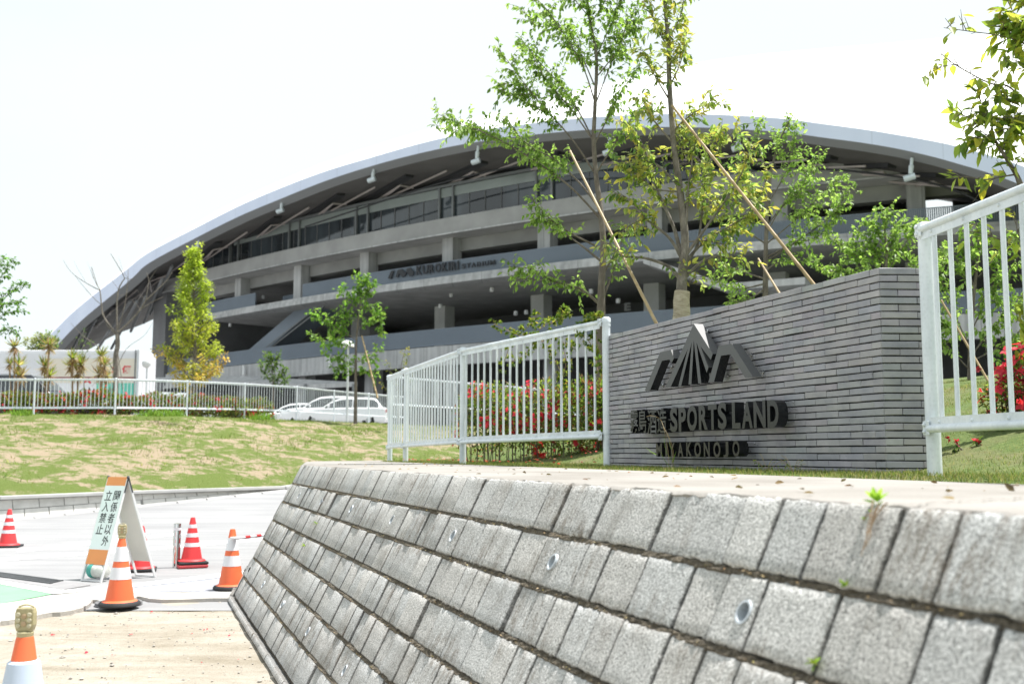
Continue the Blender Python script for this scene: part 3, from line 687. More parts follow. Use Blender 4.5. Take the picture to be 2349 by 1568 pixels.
def lettering():
    K = (1433.7, 917.6, .1709)
    def letter(parent, ch, x0, x1, y0, y1, offs):
        a = onwall(K[0] + x0 * K[2], K[1] + y1 * K[2], UFRONT); b = onwall(K[0] + x1 * K[2], K[1] + y1 * K[2], UFRONT); top = onwall(K[0] + x0 * K[2], K[1] + y0 * K[2], UFRONT).z
        tone_by_facing(put_glyph('letter', ch, lambda u, v, d: Vector((lerp(a.x, b.x, u), lerp(a.y, b.y, u), lerp(a.z, top, v))) + dvec * ((1 - d) * DEP), M['paint'], parent, offs), 2)
    A = thing('raised_lettering', onwall(1600, 955, UFRONT), 'large dark raised sign lettering across the grey brick wall, upper line below the emblem', 'sign lettering')
    for ch, x0, x1, y0, y1 in (('霧', 70, 176, 135, 445), ('島', 183, 287, 124, 443), ('酒', 303, 426, 124, 452), ('造', 434, 560, 110, 446)): letter(A, ch, x0, x1, y0, y1, .010)
    for ch, x0, x1, y0, y1 in (('S', 608, 705, 100, 430), ('P', 722, 820, 97, 421), ('O', 838, 968, 75, 412), ('R', 993, 1110, 66, 401), ('T', 1118, 1235, 57, 397), ('S', 1250, 1365, 30, 391), ('L', 1440, 1550, 26, 384), ('A', 1570, 1715, 22, 380), ('N', 1730, 1890, 8, 375), ('D', 1915, 2065, -2, 370)): letter(A, ch, x0, x1, y0, y1, .038)
    B = thing('raised_lettering', onwall(1620, 1030, UFRONT), 'smaller row of dark raised capital letters low on the grey brick wall', 'sign lettering')
    for ch, x0, x1, y0, y1 in (('M', 418, 497, 575, 757), ('I', 541, 570, 573, 756), ('Y', 588, 668, 572, 756), ('A', 708, 782, 568, 758), ('K', 824, 895, 562, 752), ('O', 932, 1020, 558, 764), ('N', 1059, 1138, 558, 757), ('O', 1189, 1282, 558, 768), ('J', 1322, 1390, 554, 766), ('O', 1446, 1537, 540, 756)): letter(B, ch, x0, x1, y0, y1, .03)
    for par, q in ((A, ((2260, 25), (2300, 120), (2215, 155), (2260, 290), (700, 90), (1180, 300))), (B, ((1740, 580), (1690, 680), (1750, 740), (800, 640), (1150, 640)))):
        for x, y in q:
            c = onwall(K[0] + x * K[2], K[1] + y * K[2], UB - .004)
            m = MB(); ax = (Vector((TX, TY, 0)), Vector((0, 0, 1)), -dvec); m.lathe([(.006, 0), (.006, .003), (.003, .004), (.003, UB - UFRONT - DEP + .006)], c, 10, ax); m.build('standoff', M['steel'], par)
lettering()

# ================================================================== GALVANISED FENCES
def fence(name, label, posts, pitch=.15, detail=True, maxp=100, prad=.039, group=None, order=None):
    f = thing(name, Vector(posts[0][:3]), label, 'fence', group)
    npk = 0; rest = MB(); S = (16, 10) if detail else (8, 5)
    for x, y, z0, z1 in posts:
        m = MB(); m.lathe([(prad, z0 - .25), (prad, z1 - .05), (prad * 1.12, z1 - .05), (prad * 1.12, z1 - .012), (prad * .95, z1 - .002), (prad * .6, z1 + .004)], (x, y, 0), S[0]); p = m.build('post', M['galv'], f, sm=False, bevel=0)
        shade(p.data)
        if detail:
            for zz in (z1 - .075, z1 - 1.10):
                mm = MB(); mm.lathe([(prad * .98, zz - .012), (prad * 1.1, zz - .012), (prad * 1.1, zz + .012), (prad * .98, zz + .012)], (x, y, 0), 20); shade(mm.build('clamp_band', M['galv'], f).data)
    secs = list(zip(posts, posts[1:]))
    if order: secs = [secs[i] for i in order]
    for (x0, y0, a0, b0), (x1, y1, a1, b1) in secs:
        A, B = Vector((x0, y0, 0)), Vector((x1, y1, 0)); d = (B - A); L = d.length; d.normalize(); n = Vector((d.y, -d.x, 0))
        if n.dot(-A) < 0: n = -n
        Z = lambda k, z: Vector((0, 0, z))
        ztop = lambda t: lerp(b0, b1, t) - .045; zbot = lambda t: lerp(b0, b1, t) - 1.135
        front = n * .046; dsl = (B + Vector((0, 0, b1)) - A - Vector((0, 0, b0))).normalized(); up = dsl.cross(n); up = up if up.z > 0 else -up
        for nm, zf, sgn in (('top_rail', ztop, -1), ('bottom_rail', zbot, 1)):
            m = MB(); g = prad + .004
            a = A + d * g + front + Vector((0, 0, zf(0))); b = B - d * g + front + Vector((0, 0, zf(1)))
            m.tube([a, b], .0215, S[0])
            cc = (a + b) / 2 + up * (.038 * sgn); m.box(cc, ((b - a).length, .005, .046), (dsl, n, up))
            if detail:
                nb = int(L / (pitch * 2))
                for k in range(nb + 1):
                    t = (k + .35) / (nb + .7); c = a.lerp(b, t) + up * (.034 * sgn)
                    m.lathe([(.0095, .0), (.009, .005), (.006, .009), (.002, .011)], c + n * .002, 10, (dsl, up, n))
            r = m.build(nm, M['galv'], f)
            shade(r.data)
            if detail:
                for end, sg in ((a, 1), (b, -1)):
                    mb = MB(); c = end - d * sg * .012 + up * (.004 * sgn); mb.box(c + n * .012, (.062, .006, .075), (dsl, n, up))
                    for uu in (.018, -.02): mb.lathe([(.012, 0), (.011, .006), (.007, .011), (.002, .012)], c + n * .015 + up * uu - d * sg * .012, 10, (dsl, up, n))
                    mb.build('bracket', M['galv'], f, bevel=.004)
        k = int(round(L / pitch))
        for i in range(1, k):
            t = i / k; p = A.lerp(B, t) + front * .72; z0 = zbot(t) + .03; z1 = ztop(t) - .03
            mk = MB(); mk.tube([p + Vector((0, 0, z0)), p + Vector((0, 0, z1))], .0125, S[1])
            if npk < maxp:
                o = mk.build('picket', M['galv'], f)
                shade(o.data)
                npk += 1
            else: rest.add(mk.v, mk.f)
    if rest.v: tag(rest.build('far_pickets', M['galv'], f), kind='stuff')
    return f
NF = [(.90, 9.93, 1.478, 2.895), (-.587, 12.55, 1.50, 2.87), (-1.553, 15.35, 1.52, 2.845), (-1.905, 16.4, 1.52, 2.83)]
fence('galvanised_fence', 'pale galvanised picket fence running from the brick wall to the wall corner', NF)
RP = (2.283, 5.69)
NR = [(RP[0], RP[1], 1.47, 2.868), (RP[0] + .435, RP[1] - 2.968, 1.47, 2.868)]
fence('galvanised_fence', 'nearest pale galvanised picket fence at the right-hand end of the brick wall', NR)
zt = [4.36, 4.37, 4.39, 4.41, 4.42, 4.43, 4.50, 4.56, 4.59, 4.59, 4.60, 4.60, 4.6]
fence('galvanised_fence', 'long distant galvanised picket fence along the top of the grass bank', [(x, y, z - 1.38, z) for (x, y), z in zip(FENCE, zt)][2:12], detail=False, order=[2, 3, 4, 5, 6, 1, 7, 8, 0])
fence('galvanised_fence', 'distant galvanised fence showing behind the azaleas through the bars of the near fence', [(x, y, 3.22, 4.6) for x, y in ((-4.75, 40.1), (-3.0, 42.5), (-1.2, 44.9), (.6, 47.3), (2.4, 49.7), (4.2, 52.1))], detail=False)
# ================================================================== STADIUM
def YF(X):
    if X < -39: return 78.8 + .70 * 39 + .0055 * 39 ** 2 + (-39 - X) * 1.10
    return 78.8 - .70 * X + .0055 * X * X
def FN(X):
    dY = (YF(X + .05) - YF(X - .05)) / .1; n = math.hypot(1, dY); return Vector((1 / n, dY / n, 0)), Vector((dY / n, -1 / n, 0))
def FP(X, off=0., z=0.):
    n = FN(X)[1]; return Vector((X + n.x * off, YF(X) + n.y * off, z))
def sweep(m, Xa, Xb, o1, o2, z1, z2, step=1.0):
    k = max(1, int(abs(Xb - Xa) / step)); Z1 = z1 if callable(z1) else (lambda X: z1); Z2 = z2 if callable(z2) else (lambda X: z2)
    vs = []; fs = []
    for i in range(k + 1):
        X = lerp(Xa, Xb, i / k); vs += [FP(X, o1, Z1(X)), FP(X, o2, Z1(X)), FP(X, o2, Z2(X)), FP(X, o1, Z2(X))]
    for i in range(k):
        for j in range(4): fs.append((i * 4 + j, i * 4 + (j + 1) % 4, i * 4 + 4 + (j + 1) % 4, i * 4 + 4 + j))
    fs += [(3, 2, 1, 0), (k * 4, k * 4 + 1, k * 4 + 2, k * 4 + 3)]; m.add(vs, fs)
def onpath(px, py, off):
    """point of the curved plane 'off' metres in front of the facade that stands behind pixel px,py"""
    d = ray(px, py); o = d[0] / d[1]; lo, hi = -150., 90.
    for _ in range(60):
        X = (lo + hi) / 2; p = FP(X, off)
        if p.x / p.y < o: lo = X
        else: hi = X
    p = FP((lo + hi) / 2, off); return Vector((p.x, p.y, EYE + d[2] / d[1] * p.y)), (lo + hi) / 2
def stadium():
    st = thing('stadium', FP(0, 0, 3), 'huge concrete stadium with a sweeping arched roof and open decks', 'stadium')
    def part(nm, mat, *sw, **k):
        m = MB()
        for q in sw: sweep(m, *q)
        return m.build(nm, M[mat], st, **k)
    XA, XB = -38, 46
    part('concrete_parapet', 'conc', (XA, XB, .0, -.5, 8.7, 10.12)); part('parapet_edge', 'conc', (XA, XB, .12, -.4, 8.55, 8.86))
    part('deck_slab', 'conc', (XA, XB, -.5, -19, 9.3, 10.0))
    part('deck_slab', 'conc', (-31, XB, .5, -1, 15.0, 15.33)); part('deck_edge', 'conc', (-31, XB, .38, -.9, 15.33, 15.62))
    part('deck_soffit', 'conc_dark', (-31, XB, -1, -19.5, 15.05, 15.6)); part('deck_soffit', 'conc_dark', (-44, -31, -13, -19.5, 15.05, 15.6))
    part('upper_fascia', 'conc_mid', (XA, XB, .3, -.3, 19.05, 20.36)); part('fascia_edge', 'conc', (XA, XB, .42, .3, 19.0, 19.12)); part('upper_soffit', 'conc_dark', (XA, 19, -.3, -15, 19.1, 19.9)); part('upper_soffit', 'conc_dark', (19, XB, -.3, -6, 19.1, 19.9))
    part('beam', 'conc_mid', (XA, XB, -2.2, -3.2, 18.1, 19.1))
    for X in (-36, -28.4, -20.9, -13.7, -6.0, 1.75, 9.6, 17.5, 25.4, 33.4, 41):
        for z0, z1 in ((15.6, 19.1), (2.9, 9.3)):
            t, n = FN(X); m = MB(); c = FP(X, -1.75 if z0 > 5 else -2.5, (z0 + z1) / 2); m.box(c, (1.12, 1.12, z1 - z0), (t, n, Vector((0, 0, 1)))); m.build('column', M['conc'], st)
    for X in (-40, -30.8, -21.6, -12.3, -3.1, 6.3, 15.6, 25, 34):
        t, n = FN(X); m = MB(); m.box(FP(X, -9.5, 12.52), (1.3, 1.3, 5.05), (t, n, Vector((0, 0, 1)))); m.build('column', M['conc_light'], st)
    part('back_wall', 'dark_wall', (-56, XB, -18, -18.5, 9, 15.3)); part('back_wall', 'dark_wall', (-50, 19, -13, -13.5, 15.5, 19.3))
    h0, h1 = onpath(2111, 480, -13)[1], onpath(2186, 480, -13)[1]; hz0, hz1 = onpath(2150, 506, -13)[0].z, onpath(2150, 449, -13)[0].z
    for q in ((19, h0, -13, -13.5, 15.5, 27), (h1, XB, -13, -13.5, 15.5, 26), (h0, h1, -13, -13.5, 15.5, hz0), (h0, h1, -13, -13.5, hz1, 27)): part('back_wall', 'dark_wall', q); part('ground_wall', 'dark_wall', (XA, XB, -7, -7.4, 3, 9.3))
    part('end_wall', 'dark_wall', (-39.6, -37.4, 0.2, -16, 8.4, 21.5))
    part('inner_wall', 'conc_mid', (-30, -24, -15, -15.3, 10, 15.1)); part('inner_wall', 'conc_mid', (14, 24, -9, -9.3, 15.6, 19.1)); part('inner_wall', 'conc_dark', (-16, -10, -14, -14.3, 10, 13.4))
    m = MB(); sweep(m, -9.5, -3.4, -12.4, -12.5, 10.05, 13.0); sweep(m, -1.8, 8, -12.4, -12.5, 10.05, 13.0); m.build('pale_glazing', M['shop_glass'], st)
    m = MB()
    for X in np.arange(-9.5, 8, 1.75): m.box(FP(X, -12.3, 11.6), (.12, .12, 3.1))
    m.build('glazing', M['dark_wall'], st)
    # railings of close slats
    def railing(Xa, Xb, z0, z1, off, screen=True):
        m = MB(); X = Xa
        while X < Xb:
            t, n = FN(X); c = FP(X, off, (z0 + z1) / 2); m.box(c, (.085, .04, z1 - z0), (t, n, Vector((0, 0, 1)))); X += .125 * t.x
        sweep(m, Xa, Xb, off + .035, off - .035, z1, z1 + .05); sweep(m, Xa, Xb, off + .03, off - .03, z0 + .02, z0 + .07); 
        if screen: sweep(m, Xa, Xb, off - .05, off - .06, z0 + .1, z1 - .02)
        return m.build('railing', M['rail_slat'], st)
    railing(XA, XB, 10.2, 11.5, -.2); railing(-19.0, 19, 15.66, 16.85, .0); railing(19, XB, 15.66, 16.85, .0, False); railing(-31, -24.5, 15.66, 16.85, .1); railing(-24.5, -20, 15.66, 16.85, -3)
    # stairway behind the lower railing
    a, b = FP(-27.8, -2.0, 10.3), FP(-19.2, -2.0, 15.2); n = FN(-23)[1]
    m = MB(); up = Vector((0, 0, 1)); m.hexa([a, b, b - n * 2.6, a - n * 2.6, a + up * 1.5, b + up * 1.5, b + up * 1.5 - n * 2.6, a + up * 1.5 - n * 2.6]); m.build('stairway', M['rail_slat'], st)
    m = MB()
    for k in (1.62, 2.0): m.tube([a + up * (k - .4) + n * .12 + Vector((1.5, -1.2, -.5)), b + up * (k - .6) + n * .12 + Vector((1.2, -1., -.9))], .09, 6)
    m.build('stair_rail', M['mullion'], st)
    a, b, c = FP(9.7, 1.2, 14.7), FP(15.0, 2.2, 12.2), FP(19.5, 2.4, 12.2); m = MB()
    for p, q in ((a, b), (b, c)): m.hexa([p, q, q + Vector((1, 2.2, 0)), p + Vector((1, 2.2, 0)), p + up * .45, q + up * .45, q + up * .45 + Vector((1, 2.2, 0)), p + up * .45 + Vector((1, 2.2, 0))])
    m.build('stairway', M['conc'], st)
    # glazed upper gallery
    part('blind_band', 'blind', (-28, 24, -.28, -.33, 22.25, 23.0))
    part('gallery_head', 'mullion', (-36, 24, -.1, -.5, 23.05, 23.25)); part('gallery_sill', 'mullion', (-36, 24, -.2, -.5, 20.36, 20.46))
    for X0 in (-34, -28.4, -20.9, -13.7, -6.0, 1.75, 9.6, 17.5):
        for d in (0, 1.15): t, n = FN(X0 + d); m = MB(); m.box(FP(X0 + d, -.2, 21.75), (.16, .2, 2.7), (t, n, up)); m.build('mullion', M['mullion'], st)
    m = MB(); sweep(m, -34, 24, -.35, -.45, 20.4, 23.05); nf = len(m.f); X = -33.5
    while X < 24: t, n = FN(X); m.box(FP(X, -.33, 21.75), (.05, .06, 2.6), (t, n, up)); X += 1.3
    g = m.build('gallery_glass', M['glass'], st); g.data.materials.append(M['dark_wall'])
    for i, p in enumerate(g.data.polygons): p.material_index = 1 if i >= nf else 0
    # ------------------------------------------------ the arched roof
    UP = [(-60, 935), (20, 852), (104, 779), (178, 708), (290, 620), (342, 580), (455, 521), (550, 473), (648, 431), (750, 393), (857, 361), (970, 329), (1089, 303), (1215, 285), (1340, 272), (1480, 264), (1590, 263), (1700, 267), (1800, 274), (1890, 286), (1980, 298), (2061, 311), (2140, 325), (2198, 338), (2270, 358), (2349, 384), (2480, 440), (2640, 530)]
    TH = [46, 46, 44, 38, 32, 30, 28, 29, 30, 27, 24, 27, 30, 32, 34, 36, 37, 38, 38, 38, 38, 39, 44, 48, 50, 55, 62, 70]
    up_ = [onpath(*p, 5.0) for p in UP]; U3 = smooth([p for p, _ in up_], 6)
    lo3 = smooth([onpath(x + (6 if i < 5 else 0), y + t * .8, 5.0)[0] for i, ((x, y), t) in enumerate(zip(UP, TH))], 6)
    n_ = len(U3)
    nrm = [FN(onx)[1] for onx in np.interp(np.linspace(0, 1, n_), np.linspace(0, 1, len(up_)), [x for _, x in up_])]
    m = MB(); m.sheet([U3, lo3]); m.build('roof_fascia', M['fascia'], st, solid=.12)
    # underside lip
    lip = [p - n * .9 + Vector((0, 0, -.28)) for p, n in zip(lo3, nrm)]
    m = MB(); m.sheet([[p + n * .04 for p, n in zip(lo3, nrm)], lip]); m.build('fascia_lip', M['lip'], st, sm=True)
    # outer shell: rises behind the fascia towards the pitch
    BK = [(-60, 960), (20, 862), (104, 782), (178, 712), (290, 618), (342, 577), (455, 513), (550, 462), (648, 418), (750, 376), (857, 340), (970, 306), (1089, 276), (1215, 243), (1340, 210), (1480, 176), (1590, 153), (1700, 137), (1800, 127), (1890, 119), (1980, 112), (2061, 105), (2140, 97), (2198, 92), (2270, 84), (2349, 76), (2480, 70), (2640, 66)]
    B3 = smooth([onpath(*p, -34)[0] for p in BK], 6)
    m = MB(); rows = []
    for t in (0, .03, .2, .4, .6, .8, 1):
        rows.append([a.lerp(b, t) + Vector((0, 0, (.25 if t > 0 else .0) + 1.2 * sin(pi * t) * 0)) for a, b in zip(U3, B3)])
    m.sheet(rows); m.build('roof_shell', M['roof_white'], st, solid=.1)
    # underside: falls towards the back of the stand
    UN = [(-20, 900), (60, 870), (140, 833), (205, 800), (262, 768), (338, 738), (430, 690), (520, 640), (610, 590), (700, 550), (800, 510), (900, 475), (1000, 450), (1100, 428), (1215, 408), (1340, 395), (1480, 390), (1590, 392), (1700, 400), (1800, 410), (1890, 420), (1980, 432), (2061, 443), (2140, 455), (2198, 465), (2270, 480), (2349, 500), (2480, 560), (2640, 640)]
    N3 = smooth([onpath(*p, -19)[0] for p in UN[:-1]], 6)
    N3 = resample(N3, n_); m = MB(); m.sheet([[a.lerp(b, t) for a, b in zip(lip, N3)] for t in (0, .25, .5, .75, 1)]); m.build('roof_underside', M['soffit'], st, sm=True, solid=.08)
    # ribs and cross struts below the roof
    for i in range(22, n_ - 22, 9):
        a, b = lip[i], N3[i]; m = MB(); d = Vector((0, 0, -.12)); m.bar(a.lerp(b, .06) + d, a.lerp(b, .30) + d, .7, .25); m.build('roof_rib', M['rib'], st)
        if i + 9 < n_:
            m = MB(); e = Vector((0, 0, -.5)); a2, b2 = lip[i + 4], N3[i + 4]; p = a.lerp(b, .08) + e; q = a2.lerp(b2, .05) + e
            for f in (.12, .24, .36): m.tube([p, a2.lerp(b2, f) + e], .075, 5)
            m.tube([a.lerp(b, .25) + e, q], .075, 5); m.build('roof_strut', M['strut'], st)
    for (x0, y0), (x1, y1) in (((205, 830), (250, 760)), ((255, 800), (315, 690)), ((300, 760), (335, 680)), ((185, 800), (225, 720)), ((230, 790), (300, 690)), ((330, 740), (372, 640)), ((345, 720), (395, 610)), ((160, 812), (195, 748))):
        m = MB(); m.tube([onpath(x0, y0, -2)[0], onpath(x1, y1, 3)[0]], .16, 6); m.build('roof_strut', M['strut_grey'], st)
    # long cable along the eaves
    pts = [onpath(x, y, 2.5)[0] for x, y in ((700, 520), (800, 487), (960, 435), (1100, 398), (1250, 372), (1400, 368), (1600, 372), (1800, 383), (1960, 393), (2100, 412), (2200, 440), (2300, 490))]
    m = MB(); m.tube(smooth(pts, 4), .07, 6); m.build('eaves_cable', M['rib'], st)
    # floodlights hung from the fascia
    for x, y0, y1 in ((457, 548, 568), (648, 455, 484), (858, 383, 413), (1097, 334, 371), (1400, 312, 350), (1696, 306, 340), (2092, 362, 408)):
        a = onpath(x, y0, 4.6)[0]; b = onpath(x - 4, y1, 4.4)[0]; m = MB(); m.tube([a, a.lerp(b, .35), a.lerp(b, .4), a.lerp(b, .8)], [.10, .10, .16, .13], 8); m.tube([b + Vector((-.35, .1, -.06)), b + Vector((.25, -.1, .1))], .2, 10); m.build('floodlight', M['lamp_grey'], st)
    # deck lights
    for x, y, o in ((1035, 676, -4), (1010, 702, -4), (1183, 718, -5), (1207, 716, -5), (1128, 664, -3), (1418, 690, -4), (1356, 668, -3), (1290, 655, -3), (842, 640, -5), (604, 681, -4), (528, 745, -4), (1352, 622, -4)):
        p = onpath(x, y, o)[0]; m = MB(); m.lathe([(.14, -.18), (.16, -.16), (.16, .16), (.1, .18)], p, 8); m.build('deck_light', M['frame_white'], st)
    # lettering on the middle railing
    def on_rail(ch, x0, x1, yb0, yt0, yb1, yt1, off, mat='letter_dark', nm='letter', o=.14):
        a = onpath(x0, yb0, o)[0]; b = onpath(x1, yb1, o)[0]; ta = onpath(x0, yt0, o)[0]; tb = onpath(x1, yt1, o)[0]; n = FN(a.x)[1]
        put_glyph(nm, ch, lambda u, v, d: lerp(lerp(a, b, u), lerp(ta, tb, u), v) + n * (d * .08), M[mat], st, off)
    xs = [957, 972, 988, 1005, 1021, 1036, 1047]; wd = [13, 13, 14, 13, 13, 4, 14]
    edge = lambda x: (631 - (x - 957) * .135, 610 - (x - 957) * .125)
    for ch, x, w_ in zip('KUROKIRI', [956, 970.5, 985, 999.5, 1014.5, 1029.5, 1035.5, 1049.5], [12.5, 12.5, 12, 12.5, 12.5, 3.6, 12, 3.8]):
        b0, t0 = edge(x); b1, t1 = edge(x + w_); on_rail(ch, x, x + w_, b0, t0, b1, t1, .035)
    for ch, x, w_ in zip('STADIUM', [1060, 1071.5, 1082.5, 1095, 1107, 1113, 1125.5], [8.5, 8.5, 9.5, 9, 3, 9, 11]):
        b0, t0 = edge(x); b1, t1 = edge(x + w_); on_rail(ch, x, x + w_, b0 - .5, t0 + 8.5, b1 - .5, t1 + 8.5, .03)
    m = MB(); q = lambda x, y: onpath(x, y, .14)[0]
    for poly in (((891, 639), (898, 622), (905, 620), (898, 640)), ((908, 636), (914, 619), (923, 617), (932, 627), (934, 616), (942, 614), (951, 625), (949, 631), (941, 634), (935, 624), (930, 633), (924, 636), (917, 627), (914, 636))):
        m.prism([q(*p) for p in poly], FN(-9)[1] * .08)
    m.build('stadium_emblem', M['letter_dark'], st)
    for ch, x0, x1, y0, y1, o in (('E', 1433, 1447, 713, 695, -11), ('M', 2068, 2088, 468, 449, -6)): on_rail(ch, x0, x1, y0, y1, y0 - 1, y1 - 1, .04, 'letter_pale', 'gate_letter', o)
    # entrance canopy and ground level
    m = MB(); a, b, c = at(300, 893, 84), at(820, 906, 68), at(560, 886, 92)
    A_, B_, C_, D_ = at(335, 876, 92), at(700, 867, 84), at(830, 884, 78), at(470, 899, 86)
    m.hexa([at(336, 872, 97), at(540, 868, 92), at(820, 886, 80), at(700, 892, 80), at(336, 866, 97), at(540, 861, 92), at(820, 876, 80), at(700, 882, 80)]); m.build('entrance_canopy', M['conc'], st)
    m = MB()
    for x in (590, 700, 812): p = at(x, 880, 80 if x > 600 else 90); m.tube([Vector((p.x, p.y, 3)), p], .14, 8)
    m.build('canopy_posts', M['mullion'], st)
    for x, y0, y1 in ((559, 838, 860), (757, 813, 842), (1304, 795, 830)):
        m = MB(); p, q_ = onpath(x, y0, .35)[0], onpath(x, y1, .35)[0]; m.tube([q_, p], .14, 8); m.build('drain_pipe', M['frame_white'], st)
stadium()
# ================================================================== STREET FURNITURE
def cone(name, label, px, py, H=.70, kind='orange', lamp=False, base='round', group='traffic cones on the site', z=.0, Y=None, rz=0, sc=1.):
    p = gz(px, py, z) if Y is None else Vector((at(px, py, Y).x, Y, z))
    c = thing(name, p, label, 'traffic cone', group, rz, local=True); body = M['orange' if kind != 'red' else 'red']
    zb = .03
    if base == 'stack':
        m = MB(); m.box((0, 0, .02), (.40, .40, .04)); m.build('base', M['red_base'], c, bevel=.012); m = MB(); m.box((.01, 0, .062), (.39, .39, .036)); m.build('base', M['rubber'], c, bevel=.012); zb = .085
    elif base == 'square':
        m = MB(); m.box((0, 0, .018), (.42, .40, .035)); m.build('base', M['rubber'], c, bevel=.012); zb = .04
    else:
        m = MB(); m.lathe([(.20, 0), (.21, .012), (.205, .03), (.19, .045), (.12, .05)], (0, 0, 0), 28); m.build('base', M['rubber'], c, sm=True)
    def r(t): return lerp(.148, .030, t) if kind != 'sleeve' else lerp(.16, .036, t)
    def ringz(t0, t1, e): return [(r(t0) + e, zb + t0 * H), (r(t1) + e, zb + t1 * H)]
    m = MB(); m.lathe([(.19, zb), (.185, zb + .012), (.165, zb + .022), (r(.05), zb + .05 * H), (r(.97), zb + .97 * H), (r(1) - .003, zb + H), (.012, zb + H + .002)], (0, 0, 0), 32); m.build('cone_body', body, c, sm=False)
    shade(c.children[-1].data)
    bands = {'orange': [(.36, .54), (.63, .85)], 'red': [(.33, .42), (.55, .64), (.76, .84)], 'sleeve': [(.12, .84)]}[kind]
    for t0, t1 in bands:
        m = MB()
        if kind == 'sleeve': m.lathe([(r(t0) + .002, zb + t0 * H), (r(t0) + .016, zb + t0 * H), (r(t1) + .016, zb + t1 * H - .01), (r(t1) + .002, zb + t1 * H)], (0, 0, 0), 32)
        else: m.lathe([(r(t0) - .002, zb + t0 * H), (r(t0) + .0022, zb + t0 * H), (r(t1) + .0022, zb + t1 * H), (r(t1) - .002, zb + t1 * H)], (0, 0, 0), 32)
        o = m.build('reflective_band', M['blue_white' if kind == 'sleeve' else 'white_band'], c)
        shade(o.data)
    if lamp:
        z0 = zb + H - .005
        m = MB(); m.lathe([(.036, z0 - .012), (.038, z0 + .012), (.034, z0 + .018), (.02, z0 + .02)], (0, 0, 0), 20); lb = m.build('warning_lamp', M['lamp_body'], c)
        m = MB(); prof = [(-.036, 0), (.036, 0), (.045, .03), (.044, .085), (.038, .108), (-.038, .108), (-.044, .085), (-.045, .03)]
        m.prism([Vector((x, -.02, z0 + .018 + y)) for x, y in prof], (0, .04, 0)); m.build('lamp_case', M['lamp_body'], lb, bevel=.006)
        m = MB()
        for yy in (.026, .052, .078):
            for xx in (-.026, .026):
                for sgn in (-1, 1): m.lathe([(.0105, 0), (.011, .004), (.006, .007)], (xx, sgn * .02, z0 + .018 + yy), 12, (Vector((1, 0, 0)), Vector((0, 0, 1)), Vector((0, sgn, 0))))
        m.build('lens', M['lens'], lb)
        m = MB()
        for yy in (.036, .07):
            for sgn in (-1, 1): m.lathe([(.012, 0), (.012, .004), (.005, .006)], (0, sgn * .02, z0 + .018 + yy), 12, (Vector((1, 0, 0)), Vector((0, 0, 1)), Vector((0, sgn, 0))))
        m.build('led_cluster', M['led'], lb)
        m = MB(); m.tube([Vector((x, 0, z0 + .126 + .012 * math.cos(x * 40))) for x in np.linspace(-.036, .036, 9)], .004, 6); m.build('lamp_handle', M['lamp_body'], lb)
    return c
cone('traffic_cone', 'nearest orange cone with a pale bluish sleeve and a warning lamp, in the frame corner', 56, 1490, .735, 'sleeve', True, 'round', z=0, Y=5.0)
cone('traffic_cone', 'orange cone with a warning lamp, on a grey weight at the dirt edge', 274, 1388, .67, 'orange', True, 'round', z=.045, rz=.2)
m = MB(); m.lathe([(.225, -.02), (.24, .02), (.235, .05), (.2, .06)], gz(272, 1390, .0), 24); tag(m.build('cone_weight', M['weight']), 'grey rubber ring weight under the lamp-topped cone at the edge of the dirt', 'weight')
cone('traffic_cone', 'orange and white cone at the foot of the block wall corner, holding the striped bar', 530, 1350, .66, 'orange', False, 'round', z=.03)
cone('traffic_cone', 'red cone with three white stripes on stacked bases, right beside the steel bollard', 439, 1299, .60, 'red', False, 'stack', z=.02, rz=.45)
cone('traffic_cone', 'red cone half hidden behind the legs of the folding warning sign', 322, 1308, .56, 'red', False, 'square', z=.02, rz=.3)
cone('traffic_cone', 'red cone with white stripes alone on the driveway at the left edge', 18, 1254, .60, 'red', False, 'square', z=.012, rz=.2)
